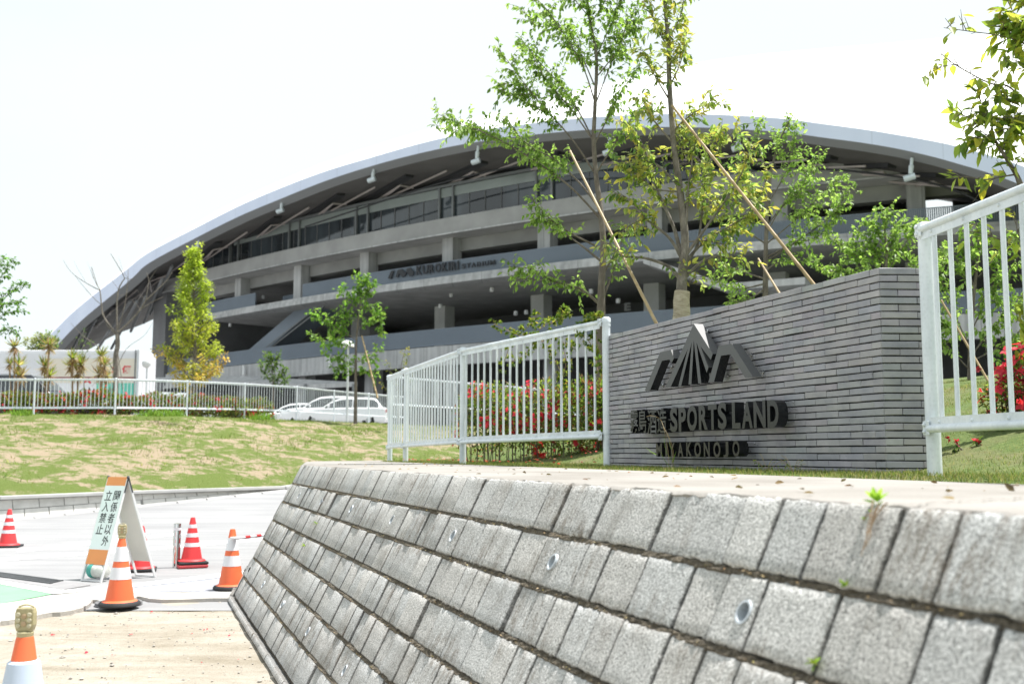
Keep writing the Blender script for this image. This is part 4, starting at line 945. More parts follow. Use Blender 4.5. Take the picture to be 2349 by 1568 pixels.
# striped bar clipped between cones
def cone_bar():
    a = at(541, 1234, 12.45); b = at(640, 1222, 13.8); L = (b - a).length; d = (b - a) / L
    c = thing('cone_bar', a, 'red and white striped bar hooked on the cone at the block wall corner', 'cone bar')
    m = MB(); m.tube([a, b], .0145, 10); m.build('bar', M['white_band'], c)
    for k in np.arange(.26, L, .34):
        m = MB(); m.tube([a + d * k, a + d * min(k + .14, L)], .019, 10); m.build('red_sleeve', M['red'], c)
    m = MB(); m.lathe([(.044, -.012), (.047, 0), (.044, .012)], at(537, 1233, 12.4), 20); m.build('ring', M['white_band'], c)
cone_bar()
def warning_sign():
    fb, bb = Vector((-5.255, 13.31, .012)), Vector((-4.76, 13.85, .012)); tp = Vector((-5.06, 13.56, 1.30))
    wx = Vector((.30, -.15, 0)).normalized(); W_ = .165
    s = thing('folding_sign', (fb + bb) / 2, 'white and orange folding warning sign with black writing, standing on the driveway', 'warning sign')
    def face(base, nm, off):
        up = (tp - base); L = up.length; up.normalize(); n = wx.cross(up); n = n if n.dot(base - (fb + bb) / 2) > 0 else -n
        P = lambda u, v, d=0: base + wx * u + up * (v * L) + n * d
        m = MB()
        for sx in (-1, 1): m.bar(P(sx * W_, 0), P(sx * W_, .985), .025, .025)
        for v in (.012, .98): m.bar(P(-W_, v), P(W_, v), .022, .022)
        fr = m.build(nm + '_frame', M['frame_white'], s)
        return P, n
    P, n = face(fb, 'front', 1); Q, n2 = face(bb, 'back', 1)
    def board(P, v0, v1, mat, nm, d=.016, t=-.006, par=s):
        m = MB(); m.prism([P(-W_, v0, d), P(W_, v0, d), P(W_, v1, d), P(-W_, v1, d)], (P(0, 0, t) - P(0, 0, 0))); return m.build(nm, M[mat], par)
    b = board(P, .30, .915, 'sign_white', 'front_board'); board(P, .915, 1.0, 'sign_orange', 'orange_stripe'); board(P, .16, .30, 'sign_orange', 'orange_stripe')
    board(Q, .16, 1., 'back_board', 'back_board', .004); board(Q, .16, .30, 'sign_orange', 'orange_stripe', .012); board(Q, .30, .915, 'sign_white', 'white_board', .012); board(Q, .915, 1.0, 'sign_orange', 'orange_stripe', .012)
    flip = 1 if wx.dot(Vector((1, 0, 0))) > 0 else -1
    def chars(P, txt, ucen, v1, dv):
        for i, ch in enumerate(txt):
            va = v1 - dv * (i + 1) + .012; vb = v1 - dv * i; h = .112 / 2
            put_glyph('character', ch, lambda u, v, d: P(ucen - h + u * 2 * h, lerp(va, vb, v), .0165 + d * .0012), M['black'], b, .008)
    chars(P, '関係者以外', .075, .865, .108); chars(P, '立入禁止', -.07, .865, .108)
    m = MB()
    for sx in (-1, 1):
        m.tube([tp + wx * sx * W_ + Vector((0, 0, .012)), tp + wx * sx * W_ * 1.08 + Vector((0, 0, -.01))], .018, 10); m.bar(tp + wx * sx * (W_ + .01), fb.lerp(tp, .85) + wx * sx * (W_ + .01), .012, .02); m.bar(tp + wx * sx * (W_ + .01), bb.lerp(tp, .85) + wx * sx * (W_ + .01), .012, .02)
    m.build('hinge', M['grate'], s)
    # weight bottle lying in the foot of the frame
    c = fb + (tp - fb) * .10 + Vector((.05, .03, .0)); g = thing('sign_weight', c, 'dirty green and white weight bottle inside the foot of the folding sign', 'weight')
    m = MB(); ax = (Vector((0, 0, 1)), wx.cross(Vector((0, 0, 1))), wx); m.lathe([(.02, -.14), (.07, -.135), (.088, -.11), (.09, -.04), (.088, .09), (.07, .13), (.02, .14)], c, 16, ax); m.build('sack', M['bag_white'], g, sm=True)
    m = MB(); m.lathe([(.03, -.146), (.08, -.14), (.096, -.11), (.097, -.05), (.085, -.045)], c, 16, ax); m.build('green_end', M['teal'], g, sm=True)
warning_sign()
b = thing('bollard', gz(404, 1303), 'polished steel bollard with a white band standing between the cones', 'bollard'); p = gz(404, 1303)
m = MB(); m.lathe([(.05, -.02), (.05, .615), (.047, .622), (.03, .624)], p, 28); o = m.build('post', M['chrome'], b)
shade(o.data)
m = MB(); m.lathe([(.049, .53), (.0515, .53), (.0515, .565), (.049, .565)], p, 28); m.build('reflective_band', M['white_band'], b)

# street lamp and round mirror near the car park
def pole_things():
    p = at(797, 900, 50); p.z = 3.0; h = at(797, 790, 50).z
    l = thing('street_lamp', p, 'slim pole lamp with a white dome head in front of the stadium', 'street lamp')
    m = MB(); m.tube([p, p + Vector((0, 0, h - 3))], [.06, .045], 10); m.build('pole', M['pole'], l)
    m = MB(); m.lathe([(.06, -.1), (.34, -.1), (.32, .02), (.2, .16), (.05, .2)], Vector((p.x - .05, p.y, h)), 16); m.build('lamp_head', M['frame_white'], l, sm=True)
    p = at(336, 890, 45); p.z = 3.0; c = at(336, 833, 45)
    l = thing('traffic_mirror', p, 'round white traffic mirror on a pole beside the delivery truck', 'traffic mirror')
    m = MB(); m.tube([p, c + Vector((0, .1, -.1))], .045, 10); m.build('pole', M['pole'], l)
    m = MB(); ax = (Vector((1, 0, 0)), Vector((0, 0, 1)), Vector((0, -1, 0))); m.lathe([(.02, .1), (.13, .085), (.19, .03), (.20, 0), (.18, -.03), (.05, -.04)], c, 24, ax); m.build('mirror_shell', M['frame_white'], l, sm=True)
pole_things()

# ================================================================== VEHICLES (front towards -x in local space)
def car(name, label, loc, L, Wd, Ht, paint, kind='wagon', group=None, rz=0):
    c = thing(name, loc, label, 'car', group, rz, local=True)
    hw = Wd / 2; belt = Ht * (.60 if kind != 'van' else .56)
    # lower body: cross-sections along x
    st = [(-L / 2, .28, .46 * Ht, .62), (-L / 2 + .10, .2, .53 * Ht, .86), (-L / 2 + .45, .18, .585 * Ht if kind != 'van' else belt, .97), (-.26 * L, .18, .625 * Ht if kind != 'van' else belt + .02, 1), (-.1 * L, .18, belt + .05, 1), (.2 * L, .18, belt + .07, 1), (.40 * L, .2, belt + .08, .98), (L / 2 - .08, .24, belt + .06, .9), (L / 2, .34, belt - .08, .78)]
    m = MB(); rows = []
    for x, zb, zt, k in st:
        w_ = hw * k; r = []
        for yy, zz in ((-.86, zb), (-.985, zb + .12), (-1, lerp(zb, zt, .55)), (-.975, zt - .07), (-.90, zt - .012), (-.55, zt + .015), (0, zt + .02), (.55, zt + .015), (.90, zt - .012), (.975, zt - .07), (1, lerp(zb, zt, .55)), (.985, zb + .12), (.86, zb)): r.append((x, yy * w_, zz))
        rows.append(r + [r[0]])
    m.sheet(rows); n = 14
    m.f.append(tuple(range(n - 1))); m.f.append(tuple((len(rows) - 1) * n + i for i in range(n - 1)))
    m.build('body', paint, c, sm=True)
    # cabin
    xf0, xf1, xr1, xr0 = {'wagon': (-.24 * L, -.03 * L, .36 * L, .46 * L), 'hatch': (-.28 * L, -.06 * L, .30 * L, .46 * L), 'van': (-.40 * L, -.22 * L, .42 * L, .48 * L)}[kind]
    zb = belt + .03; zr = Ht
    cs = [(xf0, zb, .90), (lerp(xf0, xf1, .55), lerp(zb, zr, .60), .84), (xf1, zr - .055, .75), (lerp(xf1, xr1, .3), zr - .005, .72), (lerp(xf1, xr1, .7), zr, .71), (xr1, zr - .05, .72), (lerp(xr1, xr0, .5), lerp(zb, zr, .55), .82), (xr0, zb, .88)]
    m = MB(); rows = []
    for x, z, k in cs:
        wt = hw * k; r = [(x, -hw * .93, zb - .05)] + [(x, -lerp(hw * .93, wt, t), lerp(zb - .05, z - .05, t)) for t in (.5, .95)] + [(x, -wt * .93, z - .008), (x, -wt * .5, z + .01), (x, 0, z + .016), (x, wt * .5, z + .01), (x, wt * .93, z - .008)] + [(x, lerp(hw * .93, wt, t), lerp(zb - .05, z - .05, t)) for t in (.95, .5)] + [(x, hw * .93, zb - .05)]
        rows.append(r)
    m.sheet(rows); m.build('cabin', paint, c, sm=True)
    def sidept(x, t, e):
        X = [q[0] for q in cs]; z = np.interp(x, X, [q[1] for q in cs]); wt = hw * np.interp(x, X, [q[2] for q in cs])
        return lerp(hw * .93, wt, t) + e, lerp(zb - .05, z - .05, t)
    for sgn in (-1, 1):
        xs = [xf0 + .12, lerp(xf1, xr1, .02), lerp(xf1, xr1, .46), lerp(xf1, xr1, .50), lerp(xf1, xr1, .93), lerp(xr1, xr0, .35)]
        for a, b_ in ((xf0 + .22, lerp(xf1, xr1, .36)), (lerp(xf1, xr1, .40), lerp(xf1, xr1, .80)), (lerp(xf1, xr1, .84), lerp(xr1, xr0, .45))):
            m = MB(); top, bot = [], []
            for k in range(8):
                x = lerp(a, b_, k / 7); y0, z0 = sidept(x, .16, .006); y1, z1 = sidept(x, .90, .006); bot.append((x, sgn * y0, z0)); top.append((x, sgn * y1, z1))
            m.sheet([bot, top]); m.build('window', M['car_glass'], c, solid=.004)
        y0, z0 = sidept(lerp(xf0, xf1, .6), .1, .0); m = MB(); m.lathe([(.02, -.1), (.07, -.08), (.085, 0), (.06, .09), (.02, .1)], (lerp(xf0, xf1, .45), sgn * (hw + .09), z0 + .11), 10, (Vector((1, 0, 0)), Vector((0, 0, 1)), Vector((0, sgn, 0)))); m.build('mirror', paint, c, sm=True)
        if kind == 'van':
            m = MB(); m.bar((xf0 - .1, sgn * (hw * .955), zb - .02), (xr0 - .1, sgn * (hw * .955), zb - .02), .03, .035); m.build('trim', M['trim'], c)
            m = MB(); m.bar((xf1, sgn * hw * .76, zr - .055), (xr1 + .1, sgn * hw * .74, zr - .05), .02, .03); m.build('trim', M['trim'], c)
        m = MB(); m.lathe([(.03, 0), (.12, .004), (.14, .03), (.1, .05)], (-L / 2 + .22, sgn * hw * .70, .40 * Ht), 12, (Vector((0, 1, 0)), Vector((0, 0, 1)), Vector((-1, 0, 0)))); m.build('headlight', M['head'], c, sm=True)
        m = MB(); m.box((L / 2 - .07, sgn * hw * .74, .52 * Ht), (.14, .22, .18)); m.build('tail_light', M['tail'], c, bevel=.03)
        for x in (-.31 * L, .30 * L):
            ax = (Vector((1, 0, 0)), Vector((0, 0, 1)), Vector((0, sgn, 0))); m = MB(); m.lathe([(.2, -.2), (.32, -.19), (.33, -.1), (.33, 0), (.30, .03), (.21, .03)], (x, sgn * (hw - .05), .33), 24, ax); wh = m.build('wheel', M['tyre'], c, sm=True)
            m = MB(); m.lathe([(.21, .0), (.20, .028), (.08, .034), (.02, .034)], (x, sgn * (hw - .05), .33), 20, ax); m.build('rim', M['rim'], wh)
    for a, b_, nm in ((0, 2, 'windscreen'), (7, 5, 'rear_window')):
        q = []; m = MB()
        for k in range(5):
            t = lerp(.08, .90, k / 4); xs_ = [cs[a], cs[(a + b_) // 2], cs[b_]]; x = np.interp(t, [0, .5, 1], [p[0] for p in xs_]); z = np.interp(t, [0, .5, 1], [p[1] for p in xs_]); wt = hw * np.interp(t, [0, .5, 1], [p[2] for p in xs_]) * .86
            q.append([(x + (-.012 if a == 0 else .012), yy * wt, z + .028 - .012 * abs(yy)) for yy in (-1, -.5, 0, .5, 1)])
        m.sheet(q); m.build(nm, M['car_glass'], c, solid=.004)
    return c
G3 = 'white cars parked behind the fence'
def gx(px, Y): return at(px, 900, Y).x
car('parked_car', 'white car parked furthest left, its roof low behind the fence', Vector((gx(678, 62), 62, 3.04)), 4.3, 1.75, 1.52, M['car_white'], 'hatch', G3, R(6))
car('parked_car', 'tall white car, second of the three and partly hidden behind the right-hand white car', Vector((gx(745, 59.2), 59.2, 3.04)), 4.75, 1.8, 1.78, M['car_white'], 'wagon', G3, R(3))
car('parked_car', 'white car closest to the near fence, thin tree trunk in front of its side window', Vector((gx(792, 56), 56, 3.04)), 4.7, 1.8, 1.53, M['car_white'], 'wagon', G3, R(-2))
v = car('parked_van', 'dark people carrier with chrome window trim parked behind the spiky plants', Vector((gx(28, 43.6), 43.6, 3.0)), 5.0, 1.86, 1.88, M['car_dark'], 'van', None, R(178))
v['category'] = 'van'
def truck():
    Y = 52.5; L = 9.4; xr = gx(325, 53); z0 = 3.04; H = at(200, 800, 52).z
    t = thing('delivery_truck', Vector((xr - L / 2, Y + 1.2, z0)), 'white delivery truck with cream and mint side panels and red writing', 'truck')
    y0 = Y; zb = z0 + .95
    m = MB(); m.box((xr - L / 2, y0 + 1.25, (zb + H) / 2), (L, 2.5, H - zb)); m.build('cargo_box', M['truck_white'], t, bevel=.04)
    m = MB(); z = zb + 1.9
    while z < H - .1: m.box((xr - L / 2, y0 - .008, z), (L - .1, .016, .05)); z += .105
    m.build('side_ribs', M['truck_white'], t)
    def pan(nm, x0, x1, za, zt, mat, d=.02): m = MB(); m.box(((x0 + x1) / 2, y0 - d / 2, (za + zt) / 2), (x1 - x0, d, zt - za)); return m.build(nm, M[mat], t)
    zz = lambda py: at(250, py, Y).z
    pan('cream_panel', xr - 4.9, xr - .12, zz(864), zz(822), 'cream', .024); pan('stripe', xr - 4.9, xr - .12, zz(867.5), zz(864), 'maroon', .03); pan('cream_panel', xr - 4.9, xr - .12, zz(878), zz(867.5), 'cream', .024)
    pan('mint_panel', xr - 2.1, xr - .12, zz(916), zz(878), 'mint', .026); pan('white_panel', xr - 4.9, xr - 2.1, zz(916), zz(878), 'truck_white', .026)
    m = MB(); m.box((xr - .06, y0 - .02, (zb + H) / 2), (.1, .1, H - zb)); m.build('corner_post', M['pole'], t); m = MB(); m.box((xr - .19, y0 - .035, (zb + H) / 2), (.05, .05, H - zb)); m.build('door_rod', M['mullion'], t)
    for ch, a, b_ in (('急', 256, 273), ('便', 280, 301)):
        A, B = at(a, 856, Y), at(b_, 856, Y); zt_ = zz(838); put_glyph('red_writing', ch, lambda u, v, d: Vector((lerp(A.x, B.x, u), y0 - .028 - .01 * d, lerp(A.z, zt_, v))), M['red_ink'], t, .03)
    c = at(200, 882, Y); ax = (Vector((1, 0, 0)), Vector((0, 0, 1)), Vector((0, -1, 0)))
    m = MB()
    for k in range(14): a0, a1 = pi * (.1 + .8 * k / 14), pi * (.1 + .8 * (k + 1) / 14); pts = [c + Vector((cos(a) * r, -.03, sin(a) * r)) for a, r in ((a0, .14), (a0, .24), (a1, .24), (a1, .14))]; m.prism(pts, (0, -.01, 0))
    m.build('round_mark', M['red_ink'], t)
    m = MB(); m.box((xr - L / 2, y0 + 1.25, z0 + .78), (L, 1.0, .3)); m.build('chassis', M['rubber'], t)
    m = MB(); xc = xr - L; m.prism([Vector((xc - 1.75, y0 + .1, z0 + .5)), Vector((xc - .15, y0 + .1, z0 + .5)), Vector((xc - .15, y0 + .1, z0 + 2.7)), Vector((xc - 1.5, y0 + .1, z0 + 2.7)), Vector((xc - 1.75, y0 + .1, z0 + 1.6))], (0, 2.2, 0)); m.build('cab', M['truck_white'], t, bevel=.06)
    for x in (xr - 1.6, xr - 2.7, xr - L - .8):
        for yy, sg in ((y0 + .15, -1), (y0 + 2.3, 1)):
            ax = (Vector((1, 0, 0)), Vector((0, 0, 1)), Vector((0, sg, 0))); m = MB(); m.lathe([(.25, -.25), (.45, -.24), (.47, 0), (.3, .02), (.05, -.02)], (x, yy, z0 + .47), 20, ax); m.build('wheel', M['tyre'], t, sm=True)
truck()
# ================================================================== PLANTS
GREEN = [(.115, .195, .045), (.165, .265, .065), (.225, .33, .09), (.30, .41, .14)]
OLIVE = [(.23, .30, .07), (.30, .35, .10), (.34, .37, .13), (.10, .17, .05), (.15, .23, .05), (.27, .33, .09), (.36, .32, .09), (.34, .38, .20)]
CAMPH = [(.20, .27, .05), (.27, .33, .065), (.34, .38, .08), (.12, .19, .04), (.40, .40, .08), (.22, .28, .07)]
YEL = [(.26, .28, .03), (.33, .33, .04), (.22, .24, .03), (.33, .23, .045)]
DARKG = [(.05, .10, .02), (.08, .14, .03), (.11, .17, .04)]
class Leaves:
    def __init__(s): s.P = []; s.D = []; s.N = []; s.S = []; s.C = []
    def add(s, p, d, size, c, n=None):
        s.P.append(p); s.D.append(d); s.S.append(size); s.C.append(c); s.N.append(n if n is not None else (rng.normal(0, .5), rng.normal(0, .5), 1))
    def build(s, name, parent, wr=.45, kind='8', mat='leaf'):
        if s.P: return leaf_obj(name, np.array(s.P), np.array(s.D), np.array(s.N), np.array(s.S), wr, np.array(s.C), M[mat], parent, kind)
def zground(p, lift=0): return lift
def tree(name, label, Y, zb, trunk, limbs, leaf, cols, r0, twig=.35, step=.10, lstep=.035, droop=.55, depth=.35, f0=.30, wr=.45, kind='8', bark='bark', group=None, tipcol=None, leaf_top=None, sub=0.5, clump=1, cat='tree'):
    """trunk and limbs follow pixel paths at the tree's own distance; limbs also lean towards and away from the viewer"""
    tr = smooth([at(x, y, Y) for x, y in trunk], 5); base = Vector(tr[0]); base.z = zb; tr = [base + Vector((0, 0, -.15)), base] + tr
    t = thing(name, base, label, cat, group); m = MB(); lv = Leaves(); n = len(tr)
    rad = [lerp(r0, r0 * .16, (i / (n - 1)) ** .55) for i in range(n)]; m.tube(tr, rad, 10)
    L_all = []
    for lb in limbs:
        pts_px, opt = (lb if isinstance(lb[0], list) else (list(lb), {}))
        k = len(pts_px); sgn = opt.get('d', rng.choice([-1, 1]) * rng.uniform(.3, 1)); pts = []
        ref = pts_px[0]; ln = sum(math.hypot(pts_px[i + 1][0] - pts_px[i][0], pts_px[i + 1][1] - pts_px[i][1]) for i in range(k - 1)) * Y / F
        for i, (x, y) in enumerate(pts_px): pts.append(at(x, y, Y + sgn * depth * ln * (i / (k - 1))))
        pts = smooth(pts, 6); q = len(pts)
        # root radius from trunk radius nearby
        j = min(range(n), key=lambda i: (tr[i] - pts[0]).length); rr = min(rad[j] * .42, r0 * .30) * opt.get('r', 1); pts[0] = tr[j] if (tr[j] - pts[0]).length < r0 * 3 else pts[0]
        m.tube(pts, [lerp(rr, max(rr * .12, .0022), (i / (q - 1)) ** .8) for i in range(q)], 6); L_all.append((pts, opt.get('f0', f0), opt.get('lv', 1.)))
    L_all.append((tr[len(tr) * 2 // 3:], .2, 1.))
    lt = Vector((0, 0, -1))
    for pts, f, dens in L_all:
        d = [0]
        for a, b in zip(pts, pts[1:]): d.append(d[-1] + (b - a).length)
        L = d[-1]; s = L * f
        while s < L:
            j = 0
            while j < len(d) - 2 and d[j + 1] < s: j += 1
            p = pts[j].lerp(pts[j + 1], (s - d[j]) / max(d[j + 1] - d[j], 1e-6)); dirv = (pts[min(j + 1, len(pts) - 1)] - pts[max(j, 0)]).normalized()
            for _ in range(clump):
                rv = Vector(rng.normal(0, 1, 3)).normalized(); td = (rv * 1.0 + dirv * .7 + Vector((0, 0, .25))).normalized(); tl = twig * rng.uniform(.4, 1.15) * (1 - .45 * (s / L))
                mid = p + td * tl * .5; end = p + (td + Vector((0, 0, -.12))).normalized() * tl
                m.tube([p, mid, end], [.0035, .0025, .0014], 4, False)
                nl = max(3, int(tl / lstep * (.55 + .45 * dens) * 1.5)); tint = rng.normal(1, .12); c0 = cols[rng.integers(0, len(cols))]
                tips = tipcol is not None and rng.random() < .24
                for i in range(nl):
                    if rng.random() > dens * 1.05: continue
                    u = (i + rng.random()) / nl; pp = p.lerp(mid, u * 2) if u < .5 else mid.lerp(end, u * 2 - 1)
                    rv2 = Vector(rng.normal(0, 1, 3)).normalized(); ld = td * .55 + rv2 * .75 + lt * droop
                    c = cols[rng.integers(0, len(cols))] if rng.random() < .5 else c0
                    if tips and u > .5: c = tipcol[rng.integers(0, len(tipcol))]
                    cc = np.clip(np.array(c) * tint * rng.normal(1, .12), .004, .8)
                    lv.add(tuple(pp), tuple(ld), leaf * rng.uniform(.6, 1.15), cc)
            s += step * .55 * rng.uniform(.6, 1.4)
    m.build('trunk', M[bark], t, sm=True); lv.build('crown', t, wr, kind); return t
def offs(l, dx, dy): return [(x + dx, y + dy) for x, y in l]
# --- tall slender tree just behind the near fence
A_tr = [(1378, 760), (1379, 700), (1380, 650), (1384, 560), (1376, 470), (1367, 400), (1362, 320), (1365, 240), (1368, 130), (1352, 40), (1340, -60), (1335, -150)]
A_lb = [([(1376, 500), (1310, 430), (1240, 378), (1180, 340), (1110, 304), (1050, 282), (1005, 262)], {'f0': .30, 'd': -.5, 'lv': 1.3}), ([(1180, 340), (1110, 300), (1060, 300), (1005, 295)], {'f0': .1, 'r': .4}),
        ([(1376, 480), (1330, 420), (1270, 365), (1215, 335), (1180, 300), (1150, 270)], {'f0': .35}), ([(1366, 400), (1320, 330), (1270, 270), (1220, 215), (1180, 160), (1145, 115)], {'f0': .35}), ([(1270, 270), (1215, 240), (1170, 215), (1145, 205)], {'f0': .2, 'r': .5}), ([(1230, 225), (1180, 200), (1150, 190)], {'f0': .2, 'r': .5}),
        ([(1364, 330), (1330, 260), (1290, 200), (1235, 140), (1190, 85)], {}), ([(1366, 240), (1340, 160), (1300, 90), (1260, 30), (1215, -20)], {}), ([(1366, 240), (1400, 150), (1430, 80), (1465, 10)], {}), ([(1368, 130), (1400, 60), (1430, -10)], {}), ([(1364, 330), (1400, 260), (1432, 200), (1470, 150)], {}),
        ([(1366, 400), (1410, 330), (1450, 270), (1485, 235)], {}), ([(1352, 40), (1310, -10), (1270, -60)], {}), ([(1352, 60), (1390, 0), (1420, -60)], {}), ([(1365, 200), (1330, 120), (1290, 60), (1230, 60), (1200, 20)], {}), ([(1366, 180), (1420, 110), (1440, 50), (1470, 60)], {}),
        ([(1380, 570), (1310, 535), (1260, 500), (1220, 455)], {'f0': .5}), ([(1380, 600), (1330, 560), (1280, 525), (1225, 490)], {'f0': .5}), ([(1366, 330), (1310, 250), (1250, 180), (1215, 110)], {}),
        ([(1373, 695), (1330, 662), (1270, 645), (1220, 617), (1165, 612)], {'f0': .12, 'd': -.3, 'lv': .8}), ([(1270, 645), (1215, 640), (1180, 640)], {'f0': .3, 'r': .4, 'lv': .7}), ([(1376, 640), (1420, 565), (1440, 520)], {'f0': .2, 'lv': .6}), ([(1376, 700), (1400, 640), (1416, 590), (1432, 560)], {'f0': .4, 'lv': .5})]
tree('deciduous_tree', 'tallest slender green tree, its bare lower trunk just behind the near fence', 12.6, 1.75, A_tr, A_lb, .074, GREEN, .070, twig=.40, step=.050, lstep=.034, droop=.75, f0=.27, bark='bark', clump=1, wr=.52)
# --- evergreen with yellow-green leaves behind the brick wall, base wrapped in burlap
B_tr = [(1563, 760), (1563, 700), (1564, 650), (1568, 600), (1571, 540), (1560, 440), (1546, 330), (1536, 200), (1533, 100), (1526, 20), (1520, -80)]
B_lb = [([(1562, 645), (1535, 612), (1480, 592), (1425, 586), (1400, 560), (1380, 560)], {'f0': .5, 'd': -.25, 'lv': .7}), ([(1566, 600), (1545, 520), (1510, 440), (1482, 350), (1452, 300), (1438, 280)], {'r': 1.2}), ([(1565, 595), (1535, 545), (1480, 500), (1440, 455), (1405, 440)], {'f0': .4}),
        ([(1570, 560), (1576, 480), (1580, 420), (1592, 345), (1600, 310)], {'r': 1.1}), ([(1570, 590), (1610, 535), (1660, 465), (1700, 400), (1722, 335)], {'r': 1.1}), ([(1572, 600), (1620, 550), (1680, 515), (1730, 480), (1762, 400)], {}), ([(1572, 605), (1600, 560), (1612, 470), (1622, 380), (1642, 300)], {}), ([(1568, 640), (1610, 600), (1650, 588), (1710, 600)], {'f0': .45, 'lv': .7}),
        ([(1536, 200), (1562, 140), (1575, 75)], {}), ([(1543, 300), (1590, 260), (1640, 235)], {}), ([(1546, 330), (1495, 270), (1472, 225)], {}), ([(1536, 230), (1500, 170), (1480, 120)], {}), ([(1533, 110), (1505, 60), (1490, 10)], {}), ([(1533, 90), (1560, 40), (1570, -10)], {}), ([(1560, 430), (1510, 380), (1470, 370), (1440, 400)], {}), ([(1510, 440), (1460, 400), (1425, 370)], {'r': .5}), ([(1660, 465), (1700, 450), (1730, 440)], {'r': .5}), ([(1622, 380), (1660, 330), (1690, 290)], {'r': .5}), ([(1480, 500), (1440, 520), (1420, 540)], {'r': .5, 'f0': .2}), ([(1620, 550), (1660, 560), (1690, 560)], {'r': .5, 'f0': .2}), ([(1585, 380), (1560, 330), (1570, 280)], {'r': .6}), ([(1560, 670), (1590, 640), (1610, 635)], {'r': .4, 'f0': .2, 'lv': .6})]
B = tree('evergreen_tree', 'yellow-green evergreen tree with a burlap-wrapped trunk behind the brick wall', 10.4, 1.9, B_tr, B_lb, .088, OLIVE, .088, twig=.36, step=.056, lstep=.034, droop=.55, wr=.42, bark='bark_grey', tipcol=[(.38, .38, .10), (.42, .36, .09), (.34, .36, .09)], f0=.34)
m = MB(); m.tube([at(1562, 770, 10.4), at(1563, 735, 10.4), at(1564, 715, 10.4), at(1563, 690, 10.4), at(1565, 668, 10.4)], [.098, .09, .085, .082, .078], 16); m.build('burlap_wrap', M['burlap'], B, sm=True)
# --- green tree further back between the brick wall and the stadium
C_tr = [(1755, 720), (1756, 640), (1757, 560), (1762, 450), (1772, 380), (1790, 320), (1812, 275)]
C_lb = [([(1766, 410), (1742, 340), (1736, 285)], {}), ([(1757, 520), (1820, 440), (1870, 385), (1880, 350)], {}), ([(1757, 560), (1830, 500), (1890, 440), (1930, 400)], {}), ([(1757, 600), (1840, 545), (1900, 500), (1945, 440)], {}), ([(1757, 590), (1820, 560), (1880, 540), (1930, 480)], {}), ([(1758, 500), (1720, 440), (1700, 380), (1690, 330)], {}), ([(1757, 640), (1700, 622), (1650, 600)], {}), ([(1757, 650), (1690, 662), (1635, 640)], {}), ([(1760, 470), (1800, 400), (1822, 330), (1825, 290)], {}), ([(1757, 560), (1700, 520), (1670, 490)], {}), ([(1757, 620), (1790, 600), (1840, 600)], {}), ([(1757, 660), (1710, 690), (1670, 690)], {'f0': .3}), ([(1757, 540), (1790, 480), (1840, 430), (1850, 380)], {})]
tree('deciduous_tree', 'bright green tree right of the wrapped evergreen, crown in front of the open decks', 15.2, 2.2, C_tr, C_lb, .078, GREEN, .062, twig=.48, step=.062, lstep=.038, wr=.52, droop=.6, kind='8')
# --- bushy tree seen above the right end of the brick wall
D_tr = [(2030, 760), (2030, 650), (2034, 580), (2030, 520), (2040, 480)]
D_lb = [([(2030, 650), (1980, 600), (1930, 560), (1900, 545)], {}), ([(2030, 680), (1960, 630), (1890, 620), (1870, 600)], {}), ([(2030, 640), (2060, 580), (2090, 540), (2105, 510)], {}), ([(2030, 620), (2000, 560), (1970, 530)], {}), ([(2030, 700), (2080, 640), (2130, 600), (2150, 590)], {}), ([(2030, 690), (1980, 660), (1920, 650)], {}), ([(2032, 600), (2050, 540), (2060, 510)], {}), ([(2030, 690), (2070, 650), (2110, 640)], {}), ([(2030, 600), (1990, 580), (1960, 570)], {}), ([(2030, 560), (2010, 530), (2000, 505)], {})]
tree('deciduous_tree', 'bushy green tree rising above the right-hand end of the brick wall', 18., 2.4, D_tr, D_lb, .095, GREEN, .06, twig=.5, step=.055, lstep=.036, wr=.52, droop=.5, f0=.2)
E_tr = [(2222, 960), (2224, 900), (2226, 800), (2232, 700), (2240, 620), (2245, 560), (2240, 510)]
E_lb = [([(2226, 800), (2190, 720), (2165, 660), (2155, 600)], {}), ([(2226, 820), (2270, 760), (2310, 720), (2340, 680)], {}), ([(2230, 720), (2280, 650), (2330, 610), (2370, 590)], {}), ([(2232, 680), (2200, 610), (2180, 560)], {}), ([(2226, 850), (2180, 800), (2150, 760)], {'f0': .35}), ([(2240, 640), (2290, 580), (2320, 540)], {}), ([(2226, 830), (2300, 790), (2360, 740)], {}), ([(2228, 770), (2170, 750), (2120, 700)], {}), ([(2236, 660), (2210, 590), (2215, 540)], {}), ([(2228, 760), (2260, 700), (2290, 690)], {})]
tree('deciduous_tree', 'green tree seen through the bars of the nearest fence', 12.5, 2.2, E_tr, E_lb, .085, GREEN, .05, twig=.36, step=.052, lstep=.034, wr=.5, droop=.5, f0=.25)
